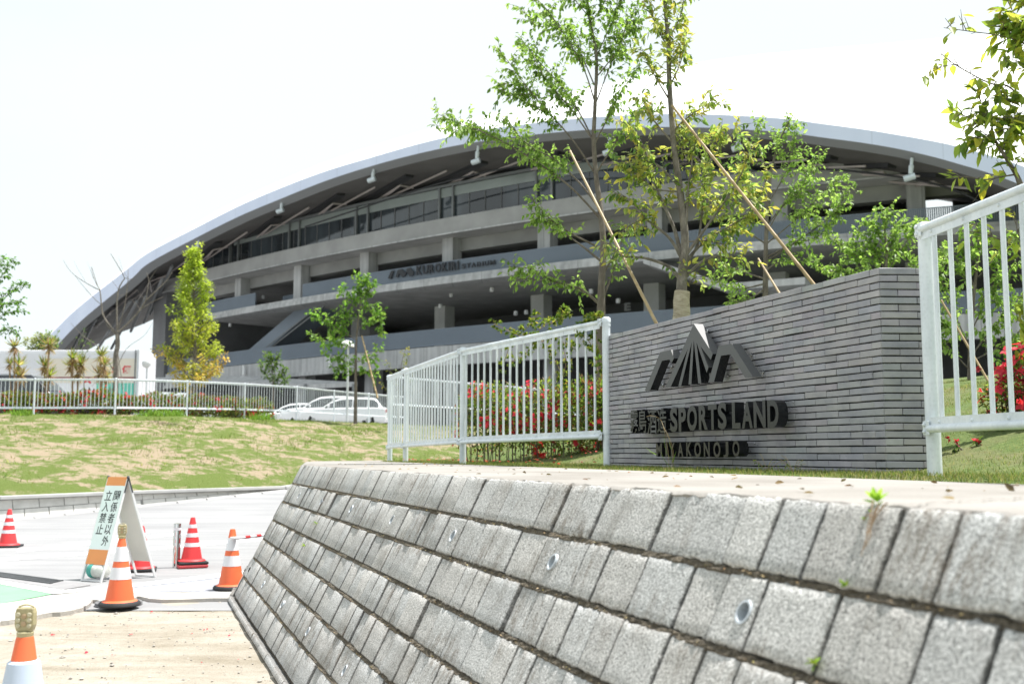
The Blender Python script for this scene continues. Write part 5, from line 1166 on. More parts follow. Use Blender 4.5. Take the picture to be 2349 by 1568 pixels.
# --- foreground evergreen reaching in from the right edge
F_tr = [(2520, 1000), (2490, 800), (2430, 600), (2385, 500), (2342, 424), (2331, 400), (2300, 350), (2280, 318)]
F_lb = [([(2331, 400), (2300, 405), (2258, 412), (2215, 405), (2182, 410)], {'f0': .15, 'd': -.1, 'lv': .55}), ([(2280, 318), (2250, 300), (2225, 270), (2195, 265)], {'f0': .0, 'd': .1, 'lv': 1.1}), ([(2280, 318), (2270, 270), (2250, 235), (2240, 205)], {'f0': .1, 'd': -.1, 'lv': 1.1}), ([(2430, 600), (2400, 450), (2385, 300), (2322, 205), (2268, 190), (2190, 148), (2158, 122)], {'f0': .70, 'd': -.05, 'lv': .35}), ([(2385, 300), (2350, 250), (2310, 230), (2290, 200)], {'f0': .3, 'r': .5, 'lv': 1.0}), ([(2186, 147), (2170, 152), (2150, 158)], {'f0': .3, 'r': .3, 'lv': .7}),
        ([(2400, 430), (2420, 280), (2395, 160), (2355, 105), (2302, 84), (2223, 72), (2165, 64)], {'f0': .86, 'd': 0, 'lv': .35}), ([(2395, 160), (2360, 90), (2330, 40), (2310, 0)], {'f0': .1, 'r': .8, 'lv': 1.6}), ([(2395, 160), (2370, 60), (2350, -20)], {'f0': .1, 'r': .6, 'lv': 1.7}), ([(2355, 105), (2320, 80), (2290, 60)], {'f0': .1, 'r': .5, 'lv': 1.5}), ([(2360, 130), (2330, 100), (2300, 30)], {'f0': .1, 'r': .5, 'lv': 1.5}), ([(2395, 200), (2350, 150), (2300, 130)], {'f0': .3, 'r': .5, 'lv': .9}),
        ([(2300, 350), (2310, 300), (2330, 260), (2340, 280)], {'f0': .1, 'r': .5}), ([(2280, 318), (2255, 320), (2235, 330)], {'f0': .2, 'r': .4, 'lv': .8}), ([(2490, 800), (2400, 640), (2330, 570), (2270, 540), (2220, 530)], {'f0': .62, 'd': .05, 'lv': .5}), ([(2500, 850), (2420, 740), (2370, 700), (2330, 740)], {'f0': .45, 'd': .05, 'lv': .9}), ([(2430, 600), (2380, 560), (2340, 545), (2330, 500)], {'f0': .4, 'd': .05, 'lv': .6}), ([(2255, 300), (2300, 270), (2320, 300)], {'f0': .0, 'r': .4})]
tree('evergreen_tree', 'foreground tree with large olive leaves reaching in over the nearest fence', 6.9, 1.5, F_tr, F_lb, .102, CAMPH, .052, twig=.22, step=.056, lstep=.036, droop=.5, wr=.47, depth=.12, bark='bark', tipcol=[(.36, .33, .05), (.30, .30, .05)], f0=.3)
# --- trees beyond the bank
def spire():
    Y = 48; top = (444, 563); bs = (447, 905); t = thing('conifer_tree', Vector((at(447, 900, Y).x, Y, 3.05)), 'narrow yellow-green conical tree in front of the arched roof', 'tree')
    m = MB(); tr = [at(x, y, Y) for x, y in ((447, 915), (447, 830), (446, 740), (444, 650), (444, 570))]; tr[0].z = 3.0; m.tube(smooth(tr, 4), [lerp(.12, .02, i / 16) for i in range(17)], 8); lv = Leaves()
    for k in range(78):
        f = (k + rng.random() * .5) / 78; y = lerp(868, 566, f); hw = np.interp(y, [566, 620, 700, 760, 800, 830, 850, 870], [8, 24, 46, 66, 82, 82, 66, 46]); a = rng.random() * 2 * pi
        r = hw * Y / F * rng.uniform(.55, 1.15); p0 = at(446, y + 22 + hw * .25, Y); p1 = at(446, y, Y) + Vector((cos(a) * r, sin(a) * r, 0)); m.tube([p0, p0.lerp(p1, .5) + Vector((0, 0, -.05)), p1], [.03, .02, .008], 5, False)
        nc = 5 if y > 740 else 4
        for c in range(nc):
            u = lerp(.45, 1.0, (c + .5) / nc); q = p0.lerp(p1, u) + Vector(rng.normal(0, .10, 3)); cl = [(.30, .38, .05), (.36, .42, .06), (.26, .33, .05)] if y < 720 else ([(.30, .35, .05), (.36, .36, .06), (.26, .30, .05)] if y < 800 else [(.38, .32, .07), (.30, .30, .05), (.40, .28, .08)]); base = np.array(cl[rng.integers(0, 3)]) * rng.normal(1, .14)
            for _ in range(22 if y < 780 else 20):
                d = rng.normal(0, 1, 3); d /= np.linalg.norm(d); lv.add(tuple(np.array(q) + d * rng.uniform(.04, .22)), tuple(d + np.array((0, 0, -.3))), rng.uniform(.11, .19), np.clip(base * rng.normal(1, .15), .01, .8))
    m.build('trunk', M['bark_grey'], t, sm=True); lv.build('crown', t, .6, '4')
spire()
def bare():
    Y = 44; V_ = lambda l: [at(x, y, Y) for x, y in l]; t = thing('bare_tree', Vector((at(267, 900, Y).x, Y, 3.05)), 'leafless tree with forked branches standing in front of the delivery truck', 'tree'); m = MB(); b = at(265, 905, Y); b.z = 3.0
    m.tube(smooth([b] + V_([(266, 860), (265, 820), (270, 790), (269, 766)]), 4), [lerp(.13, .09, i / 16) for i in range(17)], 8)
    for l, r in (([(269, 768), (238, 726), (233, 699), (229, 666), (223, 653), (210, 612)], .055), ([(233, 699), (215, 683), (190, 655), (172, 632)], .025), ([(229, 666), (205, 653), (181, 638), (160, 620), (145, 596)], .03), ([(223, 655), (214, 635), (208, 612)], .015), ([(269, 760), (268, 700), (272, 664), (281, 645), (285, 636), (270, 608), (254, 582)], .055), ([(285, 637), (300, 640), (310, 633)], .02), ([(272, 664), (262, 650), (254, 640)], .015), ([(272, 680), (290, 672), (296, 668)], .015), ([(270, 763), (300, 735), (322, 709), (334, 690), (360, 665), (385, 640), (395, 622)], .055), ([(334, 690), (341, 645), (336, 625)], .03), ([(341, 645), (352, 628), (361, 615)], .02), ([(322, 709), (350, 692), (376, 680)], .028), ([(322, 709), (310, 695), (300, 686)], .014), ([(270, 758), (286, 700), (293, 645), (294, 618)], .035), ([(293, 645), (302, 640), (312, 633)], .015), ([(270, 770), (245, 745), (238, 715)], .03), ([(372, 655), (372, 640)], .012), ([(334, 690), (322, 675), (316, 668)], .012), ([(294, 640), (280, 615), (272, 590)], .012),
                  ([(266, 860), (230, 800), (190, 770), (162, 740)], .03), ([(266, 850), (290, 800), (330, 770), (350, 740)], .022), ([(215, 640), (200, 600)], .010), ([(196, 645), (176, 612), (170, 598)], .010)): r *= .72; m.tube(smooth(V_(l), 4), [lerp(r, r * .3, i / (len(l) * 4 - 4)) for i in range(len(l) * 4 - 3)], 6)
    for p in ((252, 905, 271, 790), (284, 905, 268, 792)): m.tube([at(p[0], p[1], Y - .4), at(p[2], p[3], Y)], .02, 5)
    m.build('trunk', M['bark_grey'], t, sm=True)
bare()
G_tr = [(816, 905), (816, 850), (817, 790), (822, 730), (826, 690), (822, 655), (820, 632)]
G_lb = [([(818, 780), (780, 755), (745, 740), (712, 722)], {}), ([(818, 800), (770, 785), (735, 780), (722, 772)], {}), ([(820, 750), (850, 740), (870, 725), (876, 762)], {}), ([(817, 840), (780, 825), (750, 815)], {}), ([(818, 830), (850, 820), (870, 800)], {}), ([(823, 710), (800, 690), (785, 665)], {}), ([(825, 690), (845, 670), (850, 650)], {}), ([(822, 740), (790, 725), (770, 715)], {}), ([(825, 700), (845, 705), (860, 720)], {}), ([(818, 860), (795, 845), (770, 850)], {}), ([(818, 860), (840, 850), (860, 860)], {}), ([(823, 700), (835, 660), (842, 640)], {})]
tree('deciduous_tree', 'young green tree beside the street lamp, braced by a bamboo stake', 46., 3.05, G_tr, G_lb, .21, [(.09, .19, .03), (.14, .25, .05), (.19, .29, .07)], .09, twig=.75, step=.11, lstep=.075, droop=.35, kind='4', f0=.15, wr=.6)
tree('small_tree', 'small dark green bushy tree left of the white cars', 50., 3.05, [(627, 905), (626, 870), (624, 840), (622, 815)], [([(626, 885), (605, 850), (598, 830)], {}), ([(626, 880), (645, 860), (652, 840)], {}), ([(625, 860), (615, 830), (612, 812)], {}), ([(626, 890), (650, 875), (658, 865)], {}), ([(624, 850), (635, 830), (640, 815)], {})], .19, DARKG, .05, twig=.5, step=.09, lstep=.06, droop=.1, kind='4', f0=.1, wr=.5)
tree('deciduous_tree', 'leafy tree cut off by the left edge, its branches against the sky', 30., 2.6, [(-60, 960), (-60, 820), (-62, 700), (-60, 600)], [([(-60, 720), (-10, 690), (30, 665), (66, 650)], {}), ([(-60, 700), (-10, 650), (20, 610), (30, 592)], {}), ([(-60, 760), (-10, 730), (25, 715), (48, 715)], {}), ([(-60, 800), (-15, 770), (20, 752), (38, 770)], {}), ([(-60, 660), (-20, 620), (10, 590)], {}), ([(-60, 740), (-10, 710), (30, 690), (50, 690)], {})], .12, [(.08, .17, .035), (.11, .21, .05)], .1, twig=.42, step=.08, lstep=.055, droop=.4, kind='8', f0=.3, wr=.55)
tree('young_tree', 'thin yellow-green sapling just left of the near fence end', 44., 3.05, [(912, 930), (915, 880), (922, 830), (930, 800)], [([(914, 890), (895, 850), (893, 830)], {}), ([(916, 870), (930, 845), (936, 815)], {}), ([(914, 900), (940, 880), (950, 860)], {}), ([(914, 905), (885, 890), (872, 880)], {})], .13, [(.16, .19, .03), (.24, .22, .04), (.12, .17, .03)], .04, twig=.4, step=.16, lstep=.10, droop=.1, kind='4', f0=.1)
tree('young_tree', 'slim leafy sapling showing above the white truck box', 46., 3.05, [(193, 905), (192, 850), (190, 800), (192, 755)], [([(192, 830), (182, 800), (180, 780)], {}), ([(192, 820), (204, 795), (208, 780)], {}), ([(191, 840), (176, 815), (170, 805)], {})], .13, DARKG, .04, twig=.3, step=.16, lstep=.12, droop=.1, kind='4', f0=.3)
for px, lab in ((82, 'tan-green bush showing above the truck box, next to the left edge tree'), (112, 'pale green bush above the truck box at the foot of the arched roof')):
    tree('distant_tree', lab, 75., 3., [(px, 905), (px, 830), (px, 790)], [([(px, 820), (px - 16, 795), (px - 20, 780)], {}), ([(px, 815), (px + 14, 795), (px + 22, 782)], {}), ([(px, 800), (px - 4, 780), (px, 768)], {}), ([(px, 800), (px + 10, 780), (px + 12, 770)], {})], .30, [(.17, .20, .07), (.22, .23, .09)] if px < 100 else [(.13, .20, .07), (.17, .24, .09)], .12, twig=.9, step=.16, lstep=.10, droop=.2, kind='4', f0=.2)
# spiky plants with drooping dead leaves behind the far fence
def yucca(label, px, heads, Y=41.2):
    p = at(px, 920, Y); p.z = 3.05; t = thing('spiky_plant', p, label, 'plant', 'spiky plants behind the far fence'); m = MB(); lv = Leaves()
    for hx, hy, r, dead in heads:
        c = at(hx, hy, Y + rng.normal(0, .2)); m.tube(smooth([p, Vector((lerp(p.x, c.x, .6), c.y, lerp(p.z, c.z, .5))), c], 4), .035, 6)
        for _ in range(90):
            a = rng.random() * 2 * pi; el = rng.uniform(-1.2, 1.3); d = np.array((cos(a) * cos(el), sin(a) * cos(el), sin(el)))
            dd = el < .15 if rng.random() < .85 else False
            cc = pick([(.33, .24, .15), (.40, .31, .2), (.27, .18, .11)], 1)[0] if (dd or rng.random() < dead) else pick([(.12, .18, .03), (.2, .25, .05), (.28, .27, .07)], 1)[0]
            if dd: d = d * np.array((.7, .7, 1)) + np.array((0, 0, -.5))
            lv.add(tuple(c + Vector(d) * .04), tuple(d), r * rng.uniform(.7, 1.2), cc)
    m.build('stem', M['dry'], t, sm=True); lv.build('leaves', t, .12, 'b')
yucca('tall spiky plant with a withered tuft, leftmost of the four', 33, [(33, 795, .42, .6), (43, 838, .45, .3), (22, 835, .3, .4), (48, 862, .4, .4)])
yucca('spiky plant with a tall bent stem and withered tuft, second from the left', 110, [(114, 792, .42, .6), (102, 840, .45, .2), (112, 862, .45, .5)])
yucca('broad spiky plant with hanging brown leaves over the dark van front', 168, [(166, 822, .42, .1), (186, 835, .42, .4), (178, 856, .45, .7), (162, 840, .35, .2)])
yucca('spiky plant in front of the red writing on the truck', 232, [(232, 815, .42, .1), (240, 838, .42, .4), (228, 858, .45, .6), (245, 862, .35, .5)])
# azaleas
def azalea(name, label, blobs, nleaf, nfl, cat, lsize=.035, fsize=.028, cols=None, stems=True, stemn=10, group=None, dark=(0.28, .03, .045)):
    t = thing(name, Vector(blobs[0][0]) - Vector((0, 0, blobs[0][1][2])), label, cat, group); lv = Leaves(); fl = Leaves(); m = MB(); vol = np.array([b[1][0] * b[1][1] * b[1][2] for b in blobs]); pr = vol ** .66; pr = pr / pr.sum()
    cols = cols or [(.06, .11, .02), (.11, .17, .03), (.19, .24, .05), (.14, .09, .04)]
    def samp(mode):
        c, r = blobs[rng.choice(len(blobs), p=pr)]; d = rng.normal(0, 1, 3); d /= np.linalg.norm(d); d[2] = d[2] if d[2] > -.6 or rng.random() < .4 else -d[2]
        k = rng.uniform(.55, 1.08) if mode else rng.uniform(.8, 1.08); return np.array(c) + d * np.array(r) * k, d
    for _ in range(nleaf):
        p, d = samp(1); lv.add(tuple(p), tuple(d + rng.normal(0, .7, 3) + np.array((0, 0, .3))), lsize * rng.uniform(.6, 1.3), np.clip(np.array(cols[rng.integers(0, len(cols))]) * rng.normal(1, .2), .003, .6))
    ctr = [samp(0) for _ in range(max(4, nfl // 7))]
    for _ in range(nfl):
        p, d = ctr[int(len(ctr) * rng.random() ** 1.6)]; p = p + rng.normal(0, fsize * 1.3, 3); f = d + np.array((0, -.7, .2)) + rng.normal(0, .3, 3); f /= np.linalg.norm(f); a = np.cross(f, (0, 0, 1)); a /= max(np.linalg.norm(a), 1e-6); b = np.cross(f, a); wil = rng.random() < .45
        c = np.array(dark if wil else (.62, .045, .075)) * rng.normal(1, .15); s = fsize * rng.uniform(.7, 1.3) * (.7 if wil else 1)
        for k in range(5):
            q = 2 * pi * k / 5 + rng.random(); dd = a * cos(q) + b * sin(q) + f * (.35 if not wil else rng.uniform(-.5, .8)); fl.add(tuple(p), tuple(dd), s, np.clip(c * rng.normal(1, .12), .01, .9), tuple(f))
    if stems:
        for c, r in blobs:
            for _ in range(stemn):
                a = rng.random() * 2 * pi; k = rng.uniform(.2, .9); e = Vector(c) + Vector((cos(a) * r[0] * k, sin(a) * r[1] * k, rng.uniform(-.3, .7) * r[2])); b0 = Vector((c[0] + cos(a) * r[0] * .45, c[1] + sin(a) * r[1] * .45, c[2] - r[2] * 1.25)); m.tube(smooth([b0, b0.lerp(e, .5) + Vector((0, 0, r[2] * .12)), e], 3), [lerp(.007, .003, i / 6) for i in range(7)], 5, False)
        m.build('stems', M['bark'], t, sm=True)
    lv.build('leaves', t, .5, '4' if lsize > .05 else '8'); fl.build('flowers', t, .75, '4', 'petal'); return t
def along(pts, n, f): return [f(p, i) for i, p in enumerate(resample(pts, n))]
hp = [Vector((x + .3, y + 1.35, 3.45)) for x, y in FENCE[2:8]]
azalea('azalea_hedge', 'long low azalea hedge of dull red and green behind the far fence', along(hp, 24, lambda p, i: ((p.x, p.y, p.z + rng.normal(0, .05)), (.62, .5, .50 + rng.normal(0, .06)))), 21000, 2200, 'hedge', .125, .055, cols=[(.07, .12, .025), (.12, .17, .03), (.18, .22, .05), (.15, .07, .04)], stemn=3, dark=(.20, .035, .04))
nb = [at(x, 930, Y) for x, Y in ((1100, 13.9), (1150, 13.6), (1200, 13.3), (1250, 13.0), (1300, 12.7), (1350, 12.4), (1395, 12.2))]
azalea('azalea_hedge', 'azalea bushes with bright red flowers behind the near fence', [((p.x, p.y, 2.02 + rng.normal(0, .05)), (.34, .36, .47 + .012 * i + rng.normal(0, .03))) for i, p in enumerate(nb)], 13000, 760, 'hedge', .048, .036, stemn=9)
rb = [at(x, y, Y) for x, y, Y in ((2338, 900, 7.0), (2300, 925, 7.2), (2390, 880, 6.9), (2350, 960, 6.9))]
azalea('azalea_bush', 'red flowering azalea with bare twisted stems behind the nearest fence', [(tuple(p), r) for p, r in zip(rb, ((.17, .2, .2), (.13, .15, .13), (.2, .2, .25), (.15, .15, .13)))], 1500, 150, 'bush', .045, .042, stemn=9)
def low_branch():
    t = thing('azalea_branch', at(2300, 1085, 6.6), 'low azalea branch with a few red flowers lying over the lawn by the fence post', 'branch'); m = MB(); lv = Leaves(); fl = Leaves(); Y = 6.55
    for l, r in (([(2342, 1110), (2290, 1085), (2250, 1065), (2225, 1045), (2195, 1022)], .011), ([(2250, 1065), (2252, 1040), (2238, 1015)], .006), ([(2285, 1083), (2280, 1060)], .005), ([(2280, 1080), (2240, 1078), (2215, 1085)], .005)):
        ps = smooth([at(x, y, Y) for x, y in l], 4); m.tube(ps, [lerp(r, r * .4, i / (len(ps) - 1)) for i in range(len(ps))], 6, False)
    for x, y, n_, k in ((2190, 1025, 10, 3), (2200, 1040, 6, 1), (2238, 1012, 9, 3), (2228, 1030, 4, 4), (2245, 1045, 4, 9), (2215, 1080, 8, 6), (2235, 1075, 5, 5), (2262, 1070, 4, 3), (2225, 1090, 8, 2)):
        c = np.array(at(x, y, Y))
        for _ in range(n_): d = rng.normal(0, 1, 3); lv.add(tuple(c + rng.normal(0, .012, 3)), tuple(d), rng.uniform(.03, .05), pick([(.05, .09, .02), (.10, .15, .03), (.03, .06, .02)], 1)[0])
        for _ in range(k):
            p = c + rng.normal(0, .022, 3); cc = np.array((.50, .03, .06) if rng.random() < .5 else (.16, .02, .03))
            for _ in range(5): fl.add(tuple(p), tuple(rng.normal(0, 1, 3) + np.array((0, -.4, 0))), rng.uniform(.022, .034), cc * rng.normal(1, .15))
    m.build('stem', M['bark'], t, sm=True); lv.build('leaves', t, .5); fl.build('flowers', t, .7, '8', 'petal')
low_branch()
def stem_run(pts, r): 
    m = MB(); m.tube(pts, r, 5, False); return m
def vine():
    t = thing('climbing_vine', at(1250, 760, 11), 'leafy vine climbing over the top rail of the near fence', 'vine'); m = MB(); lv = Leaves()
    def Yf(x): return np.interp(x, [1062, 1386], [12.55, 9.93]) + .05
    runs = [[(1132, 742), (1160, 755), (1200, 772), (1250, 776), (1300, 765), (1350, 745)], [(1220, 775), (1250, 745), (1280, 735), (1293, 712)], [(1200, 760), (1220, 740), (1232, 722)], [(1260, 745), (1290, 728), (1304, 717)], [(1250, 776), (1262, 810), (1285, 850), (1290, 900), (1288, 960)], [(1310, 760), (1340, 770), (1360, 800), (1372, 850)], [(1230, 776), (1215, 800), (1195, 820), (1165, 830)], [(1330, 750), (1350, 735), (1376, 726)], [(1290, 790), (1298, 830), (1290, 880), (1300, 930)], [(1345, 745), (1365, 738), (1372, 727)], [(1270, 770), (1300, 790), (1320, 800)], [(1180, 765), (1170, 790), (1150, 850)], [(1360, 760), (1372, 790), (1378, 840)]]
    for l in runs:
        off = rng.normal(0, .04); ps = smooth([at(x, y, Yf(x) + off + rng.normal(0, .05)) for x, y in l], 6); m.tube(ps, .0035, 5, False)
        for i in range(len(ps) * 2):
            p = ps[i // 2]
            for _ in range(1):
                d = Vector(rng.normal(0, 1, 3)).normalized() + Vector((0, -.3, .15)); st = p + d * .035
                for k in range(5): q = (k - 2) * .5; dd = Vector((d.x * cos(q) - d.z * sin(q), d.y, d.x * sin(q) + d.z * cos(q))); lv.add(tuple(st), tuple(dd), rng.uniform(.03, .055), pick([(.10, .16, .03), (.17, .22, .04), (.27, .28, .05), (.07, .12, .025)], 1)[0])
    for x in (1200, 1223):   # dry coils round the rail
        c = Vector((0, 0, 0)); p = at(x, 775, Yf(x) - .08); ps = [p + Vector((.012 * k, .05 * sin(k * 1.1), .045 * cos(k * 1.1))) for k in range(12)]; m.tube(ps, .006, 5, False)
    m.build('stems', M['dry'], t, sm=True); lv.build('leaves', t, .5, '8')
vine()
# bamboo stakes
def stake(label, a, b, r=.02):
    t = thing('bamboo_stake', b, label, 'bamboo stake', 'bamboo stakes bracing the young trees'); m = MB(); n = 6; L = (b - a).length; pts, rad = [], []
    k = max(4, int(L / .32)); 
    for i in range(k + 1):
        u = i / k; p = a.lerp(b, u); e = (b - a).normalized() * .012
        for q, f in ((-1, 1), (0, 1.16), (1, 1)): pts.append(p + e * q); rad.append(r * f * lerp(.85, 1.1, u))
    m.tube(pts, rad, 10); o = m.build('cane', M['bamboo'], t, sm=True); return t
stake('bamboo stake slanting down from the tall slender tree to the brick wall top', at(1308, 347, 11.6), at(1530, 790, 9.9), .015)
stake('longest bamboo stake, slanting down to the right from the wrapped evergreen', at(1543, 244, 10.25), at(1885, 675, 9.4), .015)
stake('short bamboo stake low behind the brick wall at the bright green tree', at(1740, 594, 14.4), at(1805, 700, 13.6), .015)
stake('bamboo stake bracing the young tree beside the street lamp', at(830, 770, 45.6), at(866, 912, 44.8), .035)
stake('thin bamboo stake seen through the bars of the nearest fence', at(2160, 690, 11.8), at(2285, 905, 11.2), .013)

# ================================================================== GRASS, WEEDS, LITTER
def blades(name, P, hmin, hmax, cols, w=.0035, parent=None):
    n = len(P); D = np.stack([rng.normal(0, .38, n), rng.normal(0, .38, n), np.ones(n)], 1); N = np.stack([rng.normal(0, 1, n), rng.normal(0, 1, n), np.zeros(n)], 1); S = rng.uniform(hmin, hmax, n)
    o = leaf_obj(name, P, D, N, S, w / S * rng.uniform(.7, 1.4, n), pick(cols, n, .2), M['blade'], parent, 'b'); return o
def mound_z(d): return np.interp(d, [0, .98, 1.83, 3.03, 4.43, 6.43, 9.43], [1.476, 1.485, 1.68, 1.95, 2.25, 2.55, 2.85])
def lawn():
    P = []
    for _ in range(52000):
        s = rng.uniform(1.0, 17); d = rng.uniform(-.02, 1.0) if rng.random() < .55 else rng.uniform(.9, 4.2)
        if s > 5.2 and s < 9.0 and d > .84 : continue
        if s > 9 and d > 2.2: continue
        p = back(s, d, 0); P.append((p.x + rng.normal(0, .01), p.y, mound_z(d) - .004))
    for _ in range(42000):
        s = rng.uniform(3.8, 10.5); d = rng.uniform(1.2, 6.0); p = back(s, d, 0); P.append((p.x, p.y, mound_z(d) - .004))
    for _ in range(34000):
        s = rng.uniform(.6, 5.6); d = rng.uniform(.6, 5.5) ** 1.0; p = back(s, d, 0)
        if p.y < 4.3: continue
        P.append((p.x, p.y, mound_z(d) - .004))
    P = np.array(P); tag(blades('grass', P, .014, .042, [(.07, .115, .022), (.11, .16, .035), (.16, .20, .05), (.23, .22, .09), (.28, .25, .13)]), kind='stuff')
    # grass tufts along the crest and over the bank
    P = []; a = resample([(*p, z[1]) for p, z in zip(TOE, TOEZ)], 90); b = resample([(*p, 3.05) for p in CREST], 90)
    for _ in range(46000):
        t = rng.random() ** .75; i = rng.uniform(14, 76); k = int(i); p = a[k].lerp(a[k + 1], i - k).lerp(b[k].lerp(b[k + 1], i - k), t); z = lerp(lerp(a[k].z, a[k + 1].z, i - k), 3.05, t ** .86)
        if sin(p.x * 1.3 + 2 * sin(p.y * .7)) * cos(p.y * .9 + sin(p.x * 2.1)) + rng.normal(0, .45) < (.0 if t < .88 else -2): continue
        P.append((p.x, p.y, z - .02))
    tag(blades('bank_grass', np.array(P), .05, .15, [(.09, .14, .025), (.13, .19, .04), (.18, .23, .06), (.27, .27, .1)], .018), kind='stuff')
    P = []
    for x, y, Y in ((395, 938, 38.2), (45, 948, 38.3), (350, 945, 38.3), (600, 942, 42)):
        c = at(x, y, Y)
        for _ in range(160): P.append((c.x + rng.normal(0, .25), c.y + rng.normal(0, .15), 2.96))
    tag(blades('tall_grass', np.array(P), .15, .38, [(.14, .24, .04), (.20, .32, .06)], .03), kind='stuff')
lawn()
def weeds():
    # tall grass weed in front of the letters
    b = at(1536, 1078, 8.0); b.z = 1.48; t = thing('grass_weed', b, 'tall grass weed arching in front of the lower letters on the brick wall', 'weed'); m = MB(); lv = Leaves(); Y = 7.95
    for l in ([(1535, 1075), (1532, 1030), (1525, 990), (1515, 962), (1495, 953), (1483, 955)], [(1545, 1075), (1545, 1040), (1538, 1010), (1523, 980), (1516, 962)], [(1540, 1075), (1543, 1045), (1537, 1015), (1530, 995)]):
        m.tube(smooth([at(x, y, Y + rng.normal(0, .03)) for x, y in l], 5), .0013, 5, False)
    for (x0, y0), (x1, y1) in (((1536, 1070), (1505, 1040)), ((1505, 1042), (1480, 1033)), ((1530, 1040), (1512, 1002)), ((1543, 1060), (1550, 1035)), ((1532, 1065), (1518, 1052)), ((1548, 1072), (1538, 1030)), ((1540, 1030), (1528, 1005))):
        a, b2 = at(x0, y0, Y), at(x1, y1, Y - .03); lv.add(tuple(a), tuple(b2 - a), (b2 - a).length, (.15, .25, .04))
    m.build('stems', M['bamboo'], t); lv.build('leaves', t, .10, 'b')
    # young plant on the cap with dry roots in the joint
    b = at(2012, 1150, 2.66); t = thing('wall_weed', b, 'bright green young weed growing from the wall joint at the cap edge', 'weed'); m = MB(); lv = Leaves(); Y = 2.62
    for x, y, dx, dy, s_ in ((2010, 1150, -24, -28, 1), (2010, 1150, -10, -36, 1), (2012, 1150, 10, -34, 1), (2012, 1152, 24, -26, 1), (2008, 1155, -28, -14, .9), (2012, 1152, 3, -26, .8), (2005, 1185, -12, -20, .8), (2008, 1190, 2, -22, .8), (2003, 1190, -28, -6, .7), (2012, 1160, 14, -14, .7)):
        a = at(x, y, Y); e = at(x + dx, y + dy, Y - .02); lv.add(tuple(a), tuple(e - a), (e - a).length * 1.05, pick([(.22, .36, .05), (.30, .42, .07)], 1, .1)[0])
    for l in ([(2011, 1152), (2008, 1180), (2000, 1215), (1996, 1250)], [(2026, 1160), (2015, 1190), (2000, 1230), (1985, 1280)], [(2038, 1165), (2022, 1185), (2003, 1225)], [(2020, 1168), (2008, 1200), (2004, 1240), (1988, 1268)], [(2045, 1158), (2030, 1172), (2015, 1195)], [(1990, 1200), (2000, 1185), (2010, 1190)]):
        q = []
        for x, y in l:
            p = at(x, y, 2.6)
            # keep the roots on the face of the wall
            d = ray(x, y); u = lambda s_: (d[0] * NX + d[1] * NY) * s_; s_ = (1.71 - .5 * (ZT - EYE) * 1) / ((d[0] * NX + d[1] * NY) - .5 * d[2]) if False else None
            den = (d[0] * NX + d[1] * NY) - .5 * d[2]; s2 = (1.71 - .5 * (ZT - EYE)) / den; q.append(Vector((d[0] * s2, d[1] * s2, EYE + d[2] * s2)) + Vector((-NX, -NY, .5)) * .012)
        m.tube(smooth(q, 5), [.0019 - .00006 * i for i in range(len(l) * 5 - 4)], 6, False)
    m.build('dry_roots', M['dry'], t, sm=True); lv.build('leaves', t, .34, '8')
    # sprouts in lower joints and at the brick wall foot
    def onface(x, y): d = ray(x, y); s2 = (1.71 - .5 * (ZT - EYE)) / ((d[0] * NX + d[1] * NY) - .5 * d[2]); return Vector((d[0] * s2, d[1] * s2, EYE + d[2] * s2))
    for x, y, n_, k, lab in ((1943, 1345, 7, .02, 'tiny sprout in the second joint below the wall weed'), (1874, 1522, 9, .022, 'tiny sprout near the bottom of the block wall, left of the largest blocks'), (701, 1252, 8, .03, 'pale sprout high on the far end of the block wall'), (728, 1200, 6, .025, 'tiny pale sprout just above the sprout at the far end of the block wall')):
        c = onface(x, y); t = thing('joint_sprout', c, lab, 'weed', 'sprouts in the wall joints'); lv = Leaves()
        for _ in range(n_): d = rng.normal(0, 1, 3) + np.array((-.8, -.4, .8)); lv.add(tuple(c + Vector((-NX, -NY, .3)) * .004), tuple(d), k * rng.uniform(.7, 1.4), pick([(.13, .22, .03), (.22, .3, .05)], 1)[0])
        lv.build('leaves', t, .4, '8')
    for x, y, Y, lab in ((1760, 1062, 7.2, 'small flowering weed at the foot of the brick wall, left of centre'), (1820, 1072, 6.9, 'low spreading weed at the foot of the brick wall near its corner')):
        b = at(x, y + 14, Y); b.z = 1.48; t = thing('small_weed', b, lab, 'weed'); lv = Leaves(); m = MB()
        for _ in range(7):
            e = b + Vector((rng.normal(0, .06), rng.normal(0, .03), rng.uniform(.05, .12))); m.tube([b, b.lerp(e, .6) + Vector((0, 0, .015)), e], .0015, 4, False)
            for _ in range(4): lv.add(tuple(b.lerp(e, rng.uniform(.3, 1))), tuple(rng.normal(0, 1, 3)), rng.uniform(.012, .028), pick([(.12, .2, .03), (.2, .28, .06)], 1)[0])
        m.build('stems', M['bamboo'], t); lv.build('leaves', t, .4, '8')
weeds()
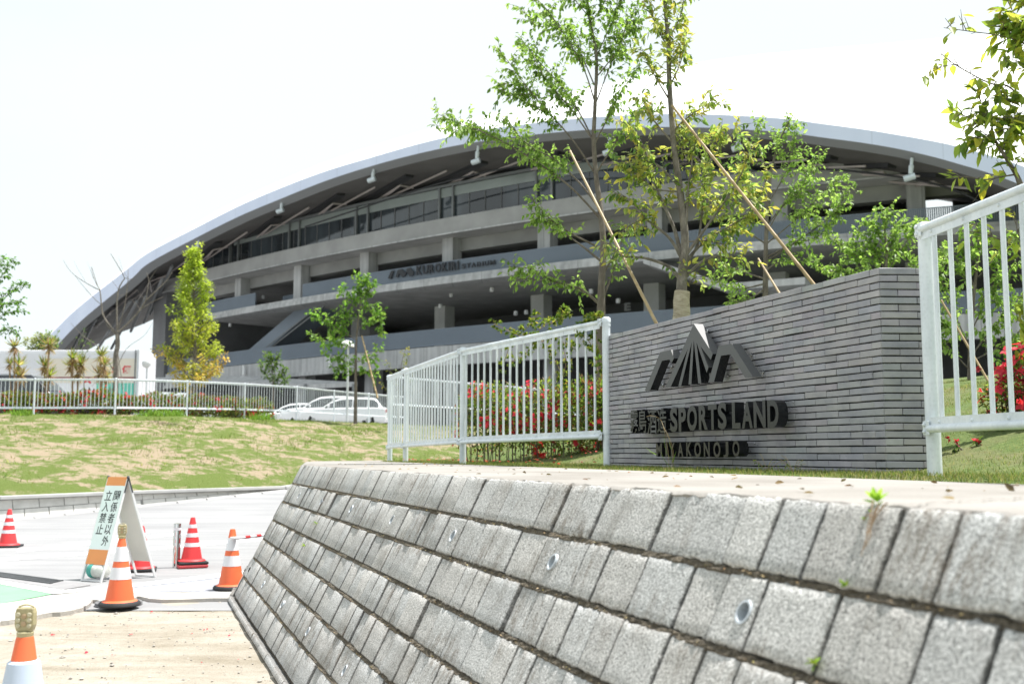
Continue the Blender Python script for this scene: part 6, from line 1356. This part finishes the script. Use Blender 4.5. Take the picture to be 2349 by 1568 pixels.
def litter():
    # stones on the dirt
    m = MB(); ico = [(0, 0, 1), (.9, 0, .3), (.28, .85, .3), (-.73, .52, .3), (-.73, -.52, .3), (.28, -.85, .3), (0, 0, -.6)]; fc = [(0, 1, 2), (0, 2, 3), (0, 3, 4), (0, 4, 5), (0, 5, 1), (6, 2, 1), (6, 3, 2), (6, 4, 3), (6, 5, 4), (6, 1, 5)]
    for _ in range(1500):
        x, y = rng.uniform(-4.4, -.4), rng.uniform(4.2, 11.6); u = x * NX + y * NY
        if u > .93: continue
        s = abs(rng.normal(0, .0065)) + .0025
        if rng.random() < .012: s = rng.uniform(.018, .03)
        m.add([(x + a * s * rng.uniform(.7, 1.3), y + b * s * rng.uniform(.7, 1.3), .008 + c * s * .7) for a, b, c in ico], fc)
    tag(m.build('gravel', M['stone']), kind='stuff')
    lv = Leaves()
    for _ in range(70):
        x, y = rng.uniform(-4.6, -.6), rng.uniform(4.5, 11.4)
        if x * NX + y * NY > .95: continue
        for _ in range(rng.integers(1, 3)): lv.add((x + rng.normal(0, .015), y + rng.normal(0, .015), .016), (rng.normal(), rng.normal(), .1), rng.uniform(.016, .03), pick([(.62, .05, .09), (.50, .06, .08)], 1)[0])
    for _ in range(260):
        s_ = rng.uniform(8.5, 16); p = back(s_, rng.uniform(.1, 2.2), 0); d_ = (p.x * NX + p.y * NY) - 3.3; lv.add((p.x, p.y, float(mound_z(max(d_, 0))) + .035), (rng.normal(), rng.normal(), .2), rng.uniform(.02, .04), pick([(.45, .08, .08), (.35, .12, .08), (.5, .05, .06)], 1)[0])
    tag(lv.build('fallen_petals', None, .8, '8', 'petal'), kind='stuff')
    lv = Leaves()
    for _ in range(120):
        s_ = rng.uniform(2, 12); p = path(s_, -rng.uniform(.05, 1.55), ZT + .012); lv.add(tuple(p), (rng.normal(), rng.normal(), .15), rng.uniform(.01, .04), pick([(.16, .11, .06), (.25, .17, .09), (.1, .08, .05)], 1)[0])
    for _ in range(700):
        s_ = rng.uniform(1.5, 12); q = .2 * rng.integers(1, 7) + .004; p = path(s_, .5 * q, ZT - q) + Vector((-NX, -NY, .5)) * .006; lv.add(tuple(p), (rng.normal(), rng.normal(), rng.normal(0, .3)), rng.uniform(.004, .014), pick([(.3, .22, .12), (.42, .33, .2), (.14, .10, .06)], 1)[0])
    tag(lv.build('dry_leaves', None, .5, '8', 'petal'), kind='stuff')
litter()
